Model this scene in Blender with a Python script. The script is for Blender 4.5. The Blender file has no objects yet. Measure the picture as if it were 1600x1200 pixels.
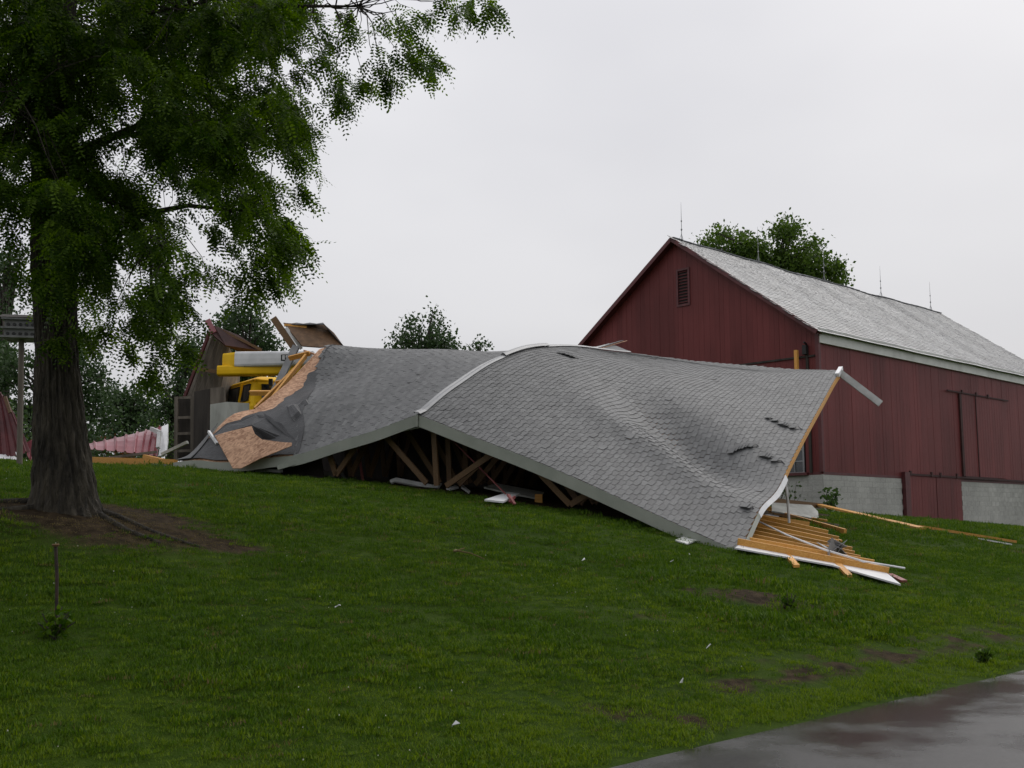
import bpy, math, random
import numpy as np
from mathutils import Vector, Matrix

random.seed(7); RNG = np.random.default_rng(7)
scene = bpy.context.scene
COL = scene.collection

# ------------------------------------------------------------------ camera
FPX = 1640.0; EYE = 1.6; PITCH = math.atan(209 / FPX)
CP, SP = math.cos(PITCH), math.sin(PITCH)
cam_d = bpy.data.cameras.new('camera'); cam = bpy.data.objects.new('camera', cam_d); COL.objects.link(cam)
cam_d.sensor_width = 36.0; cam_d.lens = 36.0 * FPX / 1600.0; cam_d.clip_start = 0.1; cam_d.clip_end = 2000
cam.location = (0, 0, EYE); cam.rotation_euler = (math.pi / 2 + PITCH, 0, 0)
scene.camera = cam

# ------------------------------------------------------------------ sky, sun, exposure
SUN_EL, SUN_AZ = math.radians(48), math.radians(40)      # behind cloud, up to the right
world = bpy.data.worlds.new('World'); scene.world = world; world.use_nodes = True
wn = world.node_tree; wn.nodes.clear()
def wnode(t, **k):
    n = wn.nodes.new(t)
    for a, b in k.items(): setattr(n, a, b)
    return n
w_out = wnode('ShaderNodeOutputWorld'); w_bg = wnode('ShaderNodeBackground')
w_sky = wnode('ShaderNodeTexSky', sky_type='NISHITA', sun_disc=False, sun_elevation=SUN_EL, sun_rotation=SUN_AZ)
w_sky.air_density = 1.5; w_sky.dust_density = 4.0
w_tc = wnode('ShaderNodeTexCoord'); w_map = wnode('ShaderNodeMapping'); w_map.inputs['Scale'].default_value = (1.0, 1.0, 2.2)
w_no = wnode('ShaderNodeTexNoise'); w_no.inputs['Scale'].default_value = 1.6; w_no.inputs['Detail'].default_value = 4; w_no.inputs['Roughness'].default_value = 0.45
w_ramp = wnode('ShaderNodeValToRGB')
w_ramp.color_ramp.elements[0].position = 0.30; w_ramp.color_ramp.elements[0].color = (6.4, 6.4, 6.8, 1)
w_ramp.color_ramp.elements[1].position = 0.72; w_ramp.color_ramp.elements[1].color = (8.3, 8.25, 8.5, 1)
w_mix = wnode('ShaderNodeMixRGB'); w_mix.inputs[0].default_value = 0.94
wl = wn.links.new
wl(w_tc.outputs['Generated'], w_map.inputs['Vector']); wl(w_map.outputs[0], w_no.inputs['Vector'])
wl(w_no.outputs['Fac'], w_ramp.inputs[0]); wl(w_sky.outputs[0], w_mix.inputs[1]); wl(w_ramp.outputs[0], w_mix.inputs[2])
# an overcast sky grows brighter towards the zenith
w_sep = wnode('ShaderNodeSeparateXYZ'); wl(w_tc.outputs['Generated'], w_sep.inputs[0])
w_el = wnode('ShaderNodeMapRange'); w_el.inputs['From Min'].default_value = 0.0; w_el.inputs['From Max'].default_value = 1.0
w_el.inputs['To Min'].default_value = 0.93; w_el.inputs['To Max'].default_value = 1.45; wl(w_sep.outputs['Z'], w_el.inputs['Value'])
w_mul = wnode('ShaderNodeMixRGB', blend_type='MULTIPLY'); w_mul.inputs[0].default_value = 1.0
wl(w_mix.outputs[0], w_mul.inputs[1]); wl(w_el.outputs[0], w_mul.inputs[2])
wl(w_mul.outputs[0], w_bg.inputs['Color']); w_bg.inputs['Strength'].default_value = 0.1
wl(w_bg.outputs[0], w_out.inputs['Surface'])
sun_d = bpy.data.lights.new('sun', 'SUN'); sun = bpy.data.objects.new('sun', sun_d); COL.objects.link(sun)
sun_d.energy = 1.3; sun_d.angle = math.radians(40); sun_d.color = (1.0, 0.97, 0.93)
sdir = Vector((math.sin(SUN_AZ) * math.cos(SUN_EL), math.cos(SUN_AZ) * math.cos(SUN_EL), math.sin(SUN_EL)))
sun.rotation_euler = (-sdir).to_track_quat('-Z', 'Y').to_euler(); sun.location = (20, 10, 40)
scene.view_settings.view_transform = 'Standard'; scene.view_settings.look = 'None'
scene.view_settings.exposure = -0.15; scene.view_settings.gamma = 1.0
scene.render.engine = 'CYCLES'
scene.cycles.max_bounces = 8; scene.cycles.transparent_max_bounces = 8; scene.cycles.use_denoising = True

# ------------------------------------------------------------------ places: the photograph's rays and the lie of the land
def ray(px, py):
    a, b = px - 800.0, 600.0 - py
    return np.array([a, FPX * CP - b * SP, FPX * SP + b * CP])
def P(px, py, d):
    r = ray(px, py); return np.array([r[0] / r[1] * d, d, EYE + r[2] / r[1] * d])
TH = math.radians(47.6)
U = np.array([math.sin(TH), math.cos(TH)]); V = np.array([-math.cos(TH), math.sin(TH)])
def uv2xy(u, v): return U[0] * u + V[0] * v, U[1] * u + V[1] * v
PV = [-400, -9, -6, -1.6, 4.5, 4.9, 5.4, 7, 10, 12.3, 15.7, 21.3, 26, 60, 500]
PZ = [-.6, -.35, -.12, -.06, -.06, -.015, .05, .45, 1.03, 1.60, 2.12, 2.66, 2.76, 2.8, 3.0]
def sm_noise(x, y, s):
    return (np.sin(x * s + 1.3) * np.cos(y * s * 1.17 + .4) + np.sin(x * s * 2.3 + y * s * 1.1 + 2.1) * .5
            + np.sin(y * s * 3.1 - x * s * 1.7 + .7) * .3) / 1.8
TREE_D = 12.0
TREE = P(100, 806, TREE_D)[:2]
def H(x, y):
    x = np.asarray(x, float); y = np.asarray(y, float)
    u = U[0] * x + U[1] * y; v = V[0] * x + V[1] * y
    z = (np.interp(v, PV, PZ) + np.interp(v - .6, PV, PZ) + np.interp(v + .6, PV, PZ)) / 3
    f = np.interp(u, [-300, 14, 34, 46, 58, 80, 400], [1, 1, .68, .46, .27, .15, .1])
    z = np.where(z > 0, z * f, z)
    k = np.clip((v - 5.2) / 1.5, 0, 1)
    z = z + k * (.022 * sm_noise(x, y, .9) + .012 * sm_noise(x, y, 2.7))
    dt = np.hypot(x - TREE[0], y - TREE[1])
    z = z + .16 * np.exp(-(dt / 1.1) ** 2)
    return z
def G(px, py, dmin=4.0, dmax=80.0):
    d = np.linspace(dmin, dmax, 4000); r = ray(px, py)
    xs = r[0] / r[1] * d; zs = EYE + r[2] / r[1] * d
    i = np.where(zs <= H(xs, d))[0]
    k = i[0] if len(i) else len(d) - 1
    return np.array([xs[k], d[k], float(H(xs[k], d[k]))])
def onground(p, dz=0.0): return np.array([p[0], p[1], float(H(p[0], p[1])) + dz])

# ------------------------------------------------------------------ materials
def nmat(name):
    m = bpy.data.materials.new(name); m.use_nodes = True; nt = m.node_tree
    b = nt.nodes['Principled BSDF']; return m, nt, b
def lk(nt, a, b): nt.links.new(a, b)
def nd(nt, t, **k):
    n = nt.nodes.new(t)
    for a, b in k.items(): setattr(n, a, b)
    return n
def mat(name, c1, c2, scale=8.0, rough=.6, bump=.15, stretch=(1, 1, 1), rnd=.12, spec=.4, fine=60.0, metal=0.0,
        rough2=None, lo=.35, hi=.68, dist=.01, coat=0.0, stain=0.0):
    """two colours mixed by stretched noise, a little random value per object and per piece, fine relief"""
    m, nt, b = nmat(name)
    tc = nd(nt, 'ShaderNodeTexCoord'); oi = nd(nt, 'ShaderNodeObjectInfo'); geo = nd(nt, 'ShaderNodeNewGeometry')
    add = nd(nt, 'ShaderNodeMath', operation='ADD'); lk(nt, oi.outputs['Random'], add.inputs[0]); lk(nt, geo.outputs['Random Per Island'], add.inputs[1])
    fr = nd(nt, 'ShaderNodeMath', operation='FRACT'); lk(nt, add.outputs[0], fr.inputs[0])
    off = nd(nt, 'ShaderNodeMath', operation='MULTIPLY'); off.inputs[1].default_value = 37.0; lk(nt, fr.outputs[0], off.inputs[0])
    mp = nd(nt, 'ShaderNodeMapping'); mp.inputs['Scale'].default_value = stretch
    lk(nt, tc.outputs['Object'], mp.inputs['Vector']); lk(nt, off.outputs[0], mp.inputs['Location'])
    n1 = nd(nt, 'ShaderNodeTexNoise'); n1.inputs['Scale'].default_value = scale; n1.inputs['Detail'].default_value = 6; n1.inputs['Roughness'].default_value = .6
    n2 = nd(nt, 'ShaderNodeTexNoise'); n2.inputs['Scale'].default_value = fine; n2.inputs['Detail'].default_value = 3
    lk(nt, mp.outputs[0], n1.inputs['Vector']); lk(nt, mp.outputs[0], n2.inputs['Vector'])
    rp_ = nd(nt, 'ShaderNodeValToRGB'); e = rp_.color_ramp.elements
    e[0].position = lo; e[0].color = (*c1, 1); e[1].position = hi; e[1].color = (*c2, 1)
    lk(nt, n1.outputs['Fac'], rp_.inputs[0])
    hs = nd(nt, 'ShaderNodeHueSaturation'); lk(nt, rp_.outputs[0], hs.inputs['Color'])
    mr = nd(nt, 'ShaderNodeMapRange'); mr.inputs['To Min'].default_value = 1 - rnd; mr.inputs['To Max'].default_value = 1 + rnd
    lk(nt, fr.outputs[0], mr.inputs['Value']); lk(nt, mr.outputs[0], hs.inputs['Value'])
    if stain > 0:      # broad wet and weathered patches that run across the pieces
        mp2 = nd(nt, 'ShaderNodeMapping'); mp2.inputs['Scale'].default_value = (1, 1, .45); lk(nt, geo.outputs['Position'], mp2.inputs['Vector'])
        n3 = nd(nt, 'ShaderNodeTexNoise'); n3.inputs['Scale'].default_value = .55; n3.inputs['Detail'].default_value = 5; lk(nt, mp2.outputs[0], n3.inputs['Vector'])
        ms = nd(nt, 'ShaderNodeMapRange'); ms.inputs['From Min'].default_value = .35; ms.inputs['From Max'].default_value = .65; ms.inputs['To Min'].default_value = 1 - stain; ms.inputs['To Max'].default_value = 1.0
        lk(nt, n3.outputs['Fac'], ms.inputs['Value']); mm_ = nd(nt, 'ShaderNodeMixRGB', blend_type='MULTIPLY'); mm_.inputs[0].default_value = 1
        lk(nt, hs.outputs[0], mm_.inputs[1]); lk(nt, ms.outputs[0], mm_.inputs[2]); lk(nt, mm_.outputs[0], b.inputs['Base Color'])
    else: lk(nt, hs.outputs[0], b.inputs['Base Color'])
    if rough2 is None: b.inputs['Roughness'].default_value = rough
    else:
        mr2 = nd(nt, 'ShaderNodeMapRange'); mr2.inputs['From Min'].default_value = .35; mr2.inputs['From Max'].default_value = .65
        mr2.inputs['To Min'].default_value = rough; mr2.inputs['To Max'].default_value = rough2
        lk(nt, n1.outputs['Fac'], mr2.inputs['Value']); lk(nt, mr2.outputs[0], b.inputs['Roughness'])
    b.inputs['Specular IOR Level'].default_value = spec; b.inputs['Metallic'].default_value = metal
    b.inputs['Coat Weight'].default_value = coat
    if bump > 0:
        ad = nd(nt, 'ShaderNodeMath', operation='ADD'); lk(nt, n1.outputs['Fac'], ad.inputs[0]); lk(nt, n2.outputs['Fac'], ad.inputs[1])
        bp = nd(nt, 'ShaderNodeBump'); bp.inputs['Strength'].default_value = bump; bp.inputs['Distance'].default_value = dist
        lk(nt, ad.outputs[0], bp.inputs['Height']); lk(nt, bp.outputs[0], b.inputs['Normal'])
    return m
def leafmat(name, c1, c2, trans=.35, rough=.5, tone=False):
    m, nt, b = nmat(name)
    geo = nd(nt, 'ShaderNodeNewGeometry'); r = nd(nt, 'ShaderNodeValToRGB'); e = r.color_ramp.elements
    e[0].color = (*c1, 1); e[1].color = (*c2, 1)
    if tone:      # leaflets of one frond share their age and colour
        ta_ = nd(nt, 'ShaderNodeAttribute', attribute_name='tone'); mt_ = nd(nt, 'ShaderNodeMath', operation='MULTIPLY_ADD'); mt_.inputs[1].default_value = .25
        pw_ = nd(nt, 'ShaderNodeMath', operation='POWER'); pw_.inputs[1].default_value = 2.2; lk(nt, ta_.outputs['Fac'], pw_.inputs[0]); lk(nt, geo.outputs['Random Per Island'], mt_.inputs[0]); lk(nt, pw_.outputs[0], mt_.inputs[2]); lk(nt, mt_.outputs[0], r.inputs[0])
    else: lk(nt, geo.outputs['Random Per Island'], r.inputs[0])
    lk(nt, r.outputs[0], b.inputs['Base Color']); b.inputs['Roughness'].default_value = rough; b.inputs['Specular IOR Level'].default_value = .18
    tr = nd(nt, 'ShaderNodeBsdfTranslucent'); hs = nd(nt, 'ShaderNodeHueSaturation'); hs.inputs['Value'].default_value = 1.6
    hs.inputs['Saturation'].default_value = 1.15
    lk(nt, r.outputs[0], hs.inputs['Color']); lk(nt, hs.outputs[0], tr.inputs['Color'])
    mx = nd(nt, 'ShaderNodeMixShader'); mx.inputs[0].default_value = trans
    lk(nt, b.outputs[0], mx.inputs[1]); lk(nt, tr.outputs[0], mx.inputs[2])
    lk(nt, mx.outputs[0], nt.nodes['Material Output'].inputs['Surface']); return m
M = {}
M['shingle'] = mat('asphalt_shingle', (.086, .088, .089), (.134, .136, .135), 5, .62, .5, rnd=.18, spec=.45, fine=180, dist=.004)
M['felt'] = mat('roofing_felt', (.024, .025, .027), (.055, .056, .058), 3, .55, .5, rnd=.05, fine=40, dist=.02)
M['osb'] = None
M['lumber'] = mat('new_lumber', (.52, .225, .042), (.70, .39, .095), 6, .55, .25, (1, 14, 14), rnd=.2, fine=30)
M['lumber_shaded_brown'] = mat('shaded_truss_lumber', (.09, .05, .022), (.155, .088, .036), 6, .65, .25, (1, 14, 14), rnd=.2, fine=30)  # lumber copy with under-roof shade put into its colour; also brown timbers
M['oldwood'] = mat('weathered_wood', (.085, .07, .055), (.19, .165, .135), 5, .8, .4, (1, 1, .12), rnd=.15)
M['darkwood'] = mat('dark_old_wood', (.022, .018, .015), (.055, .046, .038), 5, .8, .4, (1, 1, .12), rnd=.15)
M['fascia'] = mat('grey_green_fascia', (.27, .29, .25), (.35, .365, .32), 1.5, .45, .05, rnd=.05)
M['white'] = mat('white_siding', (.60, .61, .62), (.78, .78, .79), 2, .4, .06, rnd=.06)
M['white_dirty'] = mat('dirty_white_metal', (.42, .43, .42), (.68, .68, .68), 3, .4, .15, rnd=.08)
M['alu'] = mat('grey_aluminium_vent', (.21, .215, .22), (.28, .285, .29), 3, .45, .1, rnd=.06, spec=.6)
M['redplank'] = mat('red_barn_board', (.130, .028, .027), (.215, .054, .053), 3.2, .5, .5, (9, 9, .35), rnd=.08, spec=.2, fine=18, dist=.006, stain=.32)
M['redwall_gap'] = mat('dark_red_backing', (.03, .01, .01), (.05, .016, .016), 4, .8, .1)
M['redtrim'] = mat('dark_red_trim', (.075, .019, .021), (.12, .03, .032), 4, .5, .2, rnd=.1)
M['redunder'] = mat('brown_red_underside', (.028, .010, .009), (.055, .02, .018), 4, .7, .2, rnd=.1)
M['redmetal'] = mat('faded_red_metal', (.19, .04, .05), (.30, .095, .11), 2.5, .3, .1, rnd=.08, spec=.6)
M['slate'] = mat('wet_slate', (.12, .125, .13), (.23, .235, .24), 4, .22, .3, rnd=.42, spec=.5, fine=30, rough2=.45, stain=.35)
M['block'] = mat('concrete_block', (.38, .38, .35), (.52, .515, .48), 3.0, .8, .35, rnd=.06, fine=50, stain=.25)
M['mortar'] = mat('mortar', (.33, .33, .305), (.42, .415, .39), 5, .9, .2)
M['frieze'] = mat('white_frieze_paint', (.50, .51, .47), (.66, .67, .63), 1.2, .5, .1, rnd=.04)
M['yellow'] = mat('yellow_truck_paint', (.72, .42, .004), (.84, .52, .010), 2, .5, .03, rnd=.02, spec=.2, coat=0)
M['glass_dark'] = mat('dark_window_glass', (.012, .014, .015), (.03, .033, .035), 2, .07, .0, spec=.8)
M['black'] = mat('black_rubber', (.015, .015, .015), (.03, .03, .03), 6, .6, .1)
M['steel'] = mat('grey_steel', (.20, .205, .21), (.30, .305, .31), 3, .4, .1, metal=.3)
M['iron'] = mat('rusty_iron', (.014, .010, .008), (.04, .022, .015), 14, .75, .4)
M['greypanel'] = mat('pale_weathered_panel', (.30, .31, .28), (.48, .49, .45), 3, .7, .2, (1, 1, .15))
M['redpaint'] = mat('red_painted_pole', (.17, .04, .04), (.28, .085, .08), 10, .5, .1)
M['bark'] = mat('furrowed_bark', (.012, .010, .007), (.066, .056, .040), 11, .9, 1.0, (1, 1, .22), rnd=.0, fine=40, dist=.05)
M['farbark'] = mat('far_bark', (.03, .026, .02), (.07, .06, .05), 6, .9, .4, (1, 1, .2))
M['leaf'] = leafmat('locust_leaf', (.014, .040, .003), (.11, .185, .010), .42, tone=True)
M['leaf_far'] = leafmat('far_leaf', (.024, .048, .017), (.058, .095, .036), .25)
M['leaf_barn'] = leafmat('maple_leaf', (.035, .068, .012), (.10, .16, .028), .3)
M['leaf_red'] = leafmat('reddish_leaf', (.06, .03, .012), (.16, .06, .025), .3)
M['leaf_shrub'] = leafmat('shrub_leaf', (.025, .05, .012), (.07, .12, .03), .3)
M['blade'] = leafmat('grass_blade', (.026, .066, .003), (.076, .134, .008), .34, .65)
M['blade_skylit'] = leafmat('skylit_grass_blade', (.060, .115, .005), (.140, .195, .015), .34, .6)  # blades with the light of the open sky put into their colour
M['blade_dry'] = leafmat('dry_blade', (.10, .085, .03), (.18, .14, .06), .2, .7)
M['flower'] = mat('clover_white', (.28, .30, .22), (.5, .5, .42), 8, .7, 0)
M['birdhouse'] = mat('grey_birdhouse', (.13, .13, .13), (.2, .2, .2), 5, .6, .1)
def osb():
    m, nt, b = nmat('strand_board')
    tc = nd(nt, 'ShaderNodeTexCoord'); v = nd(nt, 'ShaderNodeTexVoronoi'); v.inputs['Scale'].default_value = 16; v.inputs['Randomness'].default_value = 1
    mp = nd(nt, 'ShaderNodeMapping'); mp.inputs['Scale'].default_value = (1, 1.8, 1.2); mp.inputs['Rotation'].default_value = (.3, .5, .4)
    n = nd(nt, 'ShaderNodeTexNoise'); n.inputs['Scale'].default_value = 3; n.inputs['Detail'].default_value = 5
    lk(nt, tc.outputs['Object'], mp.inputs[0]); lk(nt, mp.outputs[0], v.inputs['Vector']); lk(nt, tc.outputs['Object'], n.inputs['Vector'])
    bw = nd(nt, 'ShaderNodeSeparateColor'); lk(nt, v.outputs['Color'], bw.inputs[0])
    ad = nd(nt, 'ShaderNodeMath', operation='MULTIPLY_ADD'); ad.inputs[1].default_value = .6; lk(nt, bw.outputs[0], ad.inputs[0]); 
    sc_ = nd(nt, 'ShaderNodeMath', operation='MULTIPLY'); sc_.inputs[1].default_value = .5; lk(nt, n.outputs['Fac'], sc_.inputs[0]); lk(nt, sc_.outputs[0], ad.inputs[2])
    r = nd(nt, 'ShaderNodeValToRGB'); e = r.color_ramp.elements
    e[0].position = .15; e[0].color = (.25, .115, .055, 1); e[1].position = .85; e[1].color = (.60, .36, .22, 1); lk(nt, ad.outputs[0], r.inputs[0])
    lk(nt, r.outputs[0], b.inputs['Base Color']); b.inputs['Roughness'].default_value = .65
    bp = nd(nt, 'ShaderNodeBump'); bp.inputs['Strength'].default_value = .3; bp.inputs['Distance'].default_value = .006
    lk(nt, ad.outputs[0], bp.inputs['Height']); lk(nt, bp.outputs[0], b.inputs['Normal']); return m
M['osb'] = osb()
M['deck_under'] = mat('brown_deck_underside', (.085, .045, .02), (.15, .082, .038), 8, .7, .2, rnd=.1)

# ------------------------------------------------------------------ mesh building
def unit(a): a = np.asarray(a, float); return a / max(np.linalg.norm(a), 1e-9)
class B:
    def __init__(s): s.v = []; s.f = []
    def box(s, c, ax, ay, az):
        c, ax, ay, az = (np.asarray(k, float) for k in (c, ax, ay, az)); n = len(s.v)
        for i in (-1, 1):
            for j in (-1, 1):
                for k in (-1, 1): s.v.append(c + ax * i + ay * j + az * k)
        for q in ((0, 1, 3, 2), (4, 6, 7, 5), (0, 4, 5, 1), (2, 3, 7, 6), (0, 2, 6, 4), (1, 5, 7, 3)): s.f.append([n + t for t in q])
        return s
    def beam(s, p0, p1, w, h, up=(0, 0, 1)):
        p0, p1 = np.asarray(p0, float), np.asarray(p1, float); d = unit(p1 - p0); side = unit(np.cross(d, up)); upv = np.cross(side, d)
        return s.box((p0 + p1) / 2, (p1 - p0) / 2, side * w / 2, upv * h / 2)
    def tube(s, pts, radii, n=8, cap=True):
        pts = [np.asarray(p, float) for p in pts]; base = len(s.v); ref = np.array([.31, .17, .93])
        for i, p in enumerate(pts):
            d = unit(pts[min(i + 1, len(pts) - 1)] - pts[max(i - 1, 0)])
            a = unit(np.cross(d, ref if abs(d @ unit(ref)) < .95 else np.array([1., 0, 0]))); b = np.cross(d, a)
            for k in range(n):
                t = 2 * math.pi * k / n; s.v.append(p + (a * math.cos(t) + b * math.sin(t)) * radii[i])
        for i in range(len(pts) - 1):
            for k in range(n):
                a0 = base + i * n + k; a1 = base + i * n + (k + 1) % n; s.f.append([a0, a1, a1 + n, a0 + n])
        if cap:
            s.f.append([base + k for k in range(n)][::-1]); s.f.append([base + (len(pts) - 1) * n + k for k in range(n)])
        return s
    def sheet(s, pts, th=.02, nrm=None):
        pts = [np.asarray(p, float) for p in pts]
        if nrm is None:
            c = sum(pts) / len(pts); nrm = sum((np.cross(pts[i] - c, pts[(i + 1) % len(pts)] - c) for i in range(len(pts))), np.zeros(3))
        nrm = unit(nrm); n = len(s.v); k = len(pts)
        s.v += [p + nrm * th / 2 for p in pts] + [p - nrm * th / 2 for p in pts]
        s.f.append([n + i for i in range(k)]); s.f.append([n + k + i for i in range(k)][::-1])
        for i in range(k): j = (i + 1) % k; s.f.append([n + i, n + k + i, n + k + j, n + j])
        return s
    def grid(s, rows, th=0.0):
        """rows: list of equal-length lists of points; a thin curved sheet"""
        R_, C_ = len(rows), len(rows[0]); A = np.array(rows, float); n = len(s.v)
        s.v += list(A.reshape(-1, 3))
        def idx(i, j): return n + i * C_ + j
        for i in range(R_ - 1):
            for j in range(C_ - 1): s.f.append([idx(i, j), idx(i, j + 1), idx(i + 1, j + 1), idx(i + 1, j)])
        if th > 0:
            du = np.gradient(A, axis=0); dv = np.gradient(A, axis=1); N = np.cross(dv, du); N /= np.maximum(np.linalg.norm(N, axis=2, keepdims=True), 1e-9)
            B2 = A - N * th; m = len(s.v); s.v += list(B2.reshape(-1, 3))
            o = m - n
            for i in range(R_ - 1):
                for j in range(C_ - 1): s.f.append([idx(i, j) + o, idx(i + 1, j) + o, idx(i + 1, j + 1) + o, idx(i, j + 1) + o])
            ed = [idx(0, j) for j in range(C_)] + [idx(i, C_ - 1) for i in range(1, R_)] + [idx(R_ - 1, j) for j in range(C_ - 2, -1, -1)] + [idx(i, 0) for i in range(R_ - 2, 0, -1)]
            for a, b in zip(ed, ed[1:] + ed[:1]): s.f.append([b, a, a + o, b + o])
        return s
ORG = {}
def mesh_of(name, v, f, smooth=False):
    me = bpy.data.meshes.new(name); me.from_pydata([tuple(p) for p in v], [], f); me.validate(); me.update()
    if smooth: me.polygons.foreach_set('use_smooth', [True] * len(me.polygons))
    return me
def link(name, data, parent=None):
    o = bpy.data.objects.new(name, data); COL.objects.link(o)
    if parent is not None: o.parent = parent
    return o
def tag(o, label=None, cat=None, group=None, kind=None):
    if label: o['label'] = label
    if cat: o['category'] = cat
    if group: o['group'] = group
    if kind: o['kind'] = kind
    return o
def thing(name, label, cat, loc, group=None):
    o = link(name, None); o.location = tuple(loc); o.empty_display_size = .2; ORG[o] = np.asarray(loc, float); return tag(o, label, cat, group)
def part(name, b, m, parent, label=None, smooth=False, kind=None):
    org = ORG[parent]; me = mesh_of(name, [np.asarray(p) - org for p in b.v], b.f, smooth)
    me.materials.append(M[m] if isinstance(m, str) else m); o = link(name, me, parent); ORG[o] = org
    if label: o['label'] = label
    if kind: o['kind'] = kind
    return o
def solo(name, b, m, label, cat, group=None, smooth=False):
    A = np.array(b.v); org = np.array([A[:, 0].mean(), A[:, 1].mean(), A[:, 2].min()])
    me = mesh_of(name, list(A - org), b.f, smooth); me.materials.append(M[m] if isinstance(m, str) else m)
    o = link(name, me); o.location = tuple(org); ORG[o] = org; return tag(o, label, cat, group)
UNIT = {}
def piece(name, parent, m, c, ax, ay, az):
    """one piece (plank, block, slate ...) that shares a unit cube: centre and half axes"""
    if m not in UNIT:
        b = B().box((0, 0, 0), (1, 0, 0), (0, 1, 0), (0, 0, 1)); UNIT[m] = mesh_of(name, b.v, b.f); UNIT[m].materials.append(M[m])
    o = link(name, UNIT[m], parent); c = np.asarray(c, float) - ORG[parent]
    o.matrix_basis = Matrix(((ax[0], ay[0], az[0], c[0]), (ax[1], ay[1], az[1], c[1]), (ax[2], ay[2], az[2], c[2]), (0, 0, 0, 1))); return o
def np_mesh(name, v, f4, mats, parent=None, smooth=False):
    """big quad mesh straight from numpy arrays"""
    me = bpy.data.meshes.new(name); nv, nf = len(v), len(f4); k = f4.shape[1]
    me.vertices.add(nv); me.vertices.foreach_set('co', np.ascontiguousarray(v, dtype=np.float32).ravel())
    me.loops.add(nf * k); me.loops.foreach_set('vertex_index', np.ascontiguousarray(f4, dtype=np.int32).ravel())
    me.polygons.add(nf); me.polygons.foreach_set('loop_start', np.arange(0, nf * k, k, dtype=np.int32))
    me.polygons.foreach_set('loop_total', np.full(nf, k, dtype=np.int32))
    if smooth: me.polygons.foreach_set('use_smooth', np.ones(nf, dtype=bool))
    me.update(calc_edges=True); me.validate()
    for m in mats: me.materials.append(M[m] if isinstance(m, str) else m)
    return me

# ------------------------------------------------------------------ the setting: lawn, road
MOUND = G(1185, 938); VERGE = G(1535, 1038); SCUFF = G(1010, 1118); SCUFF2 = G(1000, 965)
RA0 = P(655, 648, 19.7)[:2]; RE0 = P(1155, 862, 17.0)[:2]                       # apex and right foot of the fallen roof
RW = float(np.linalg.norm(RA0 - RE0)); PH = (RA0 - RE0) / RW; LH = np.array([PH[1], -PH[0]])
def soil(x, y):
    x = np.asarray(x, float); y = np.asarray(y, float)
    u = U[0] * x + U[1] * y; v = V[0] * x + V[1] * y
    n = sm_noise(x, y, 2.9) * .5 + sm_noise(x + 3, y, 7.1) * .5
    s = 1.2 * np.exp(-((x - TREE[0] - .35) / 1.25) ** 2 - ((y - TREE[1] - .1) / 1.1) ** 2) * (1 + .35 * n)
    s = np.maximum(s, 1.0 * np.exp(-((x - TREE[0] - 1.3) / 1.1) ** 2 - ((y - TREE[1] + .0) / .35) ** 2) * (1 + .4 * n))
    s = np.maximum(s, 1.1 * np.exp(-((x - MOUND[0]) / .95) ** 2 - ((y - MOUND[1]) / .55) ** 2) * (.75 + .9 * n))
    s = np.maximum(s, .7 * np.exp(-((x - SCUFF2[0]) / .5) ** 2 - ((y - SCUFF2[1]) / .35) ** 2) * (.6 + .9 * n))
    s = np.maximum(s, np.exp(-((v - 5.75) / .35) ** 2) * np.clip((u - 5.5) / 3, 0, 1) * (.55 + 1.0 * n))
    s = np.maximum(s, .8 * np.exp(-((x - SCUFF[0]) / 1.1) ** 2 - ((y - SCUFF[1]) / .3) ** 2) * (.5 + 1.0 * n))
    q = -((x - RA0[0]) * PH[0] + (y - RA0[1]) * PH[1]); L = (x - RA0[0]) * LH[0] + (y - RA0[1]) * LH[1]
    inside = np.clip((L - .15) / .3, 0, 1) * np.clip((13 - L) / .5, 0, 1) * np.clip((5.6 - q) / .3, 0, 1) * np.clip((q + 6.2) / .3, 0, 1)
    return np.clip(np.maximum(s, inside), 0, 1)
def axis(a, b, st, lo, hi):
    k = np.arange(a, b, st); g1 = []; x = a; s = st
    while x > lo: s *= 1.5; x -= s; g1.append(x)
    g2 = []; x = b; s = st
    while x < hi: s *= 1.5; x += s; g2.append(x)
    return np.array(g1[::-1] + list(k) + g2)
ax_ = axis(-14, 30, .2, -600, 600); ay_ = axis(1, 52, .2, -300, 900)
XX, YY = np.meshgrid(ax_, ay_); ZZ = H(XX, YY)
soil_v = soil(XX, YY)
ZZ = ZZ + np.where((np.hypot(XX - MOUND[0], YY - MOUND[1]) < 3), .05 * np.clip(soil_v, 0, 1) * (1 + sm_noise(XX, YY, 6)), 0)
nx, ny = len(ax_), len(ay_); ii = np.arange(nx * ny).reshape(ny, nx)
quads = np.stack([ii[:-1, :-1], ii[:-1, 1:], ii[1:, 1:], ii[1:, :-1]], -1).reshape(-1, 4)
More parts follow.
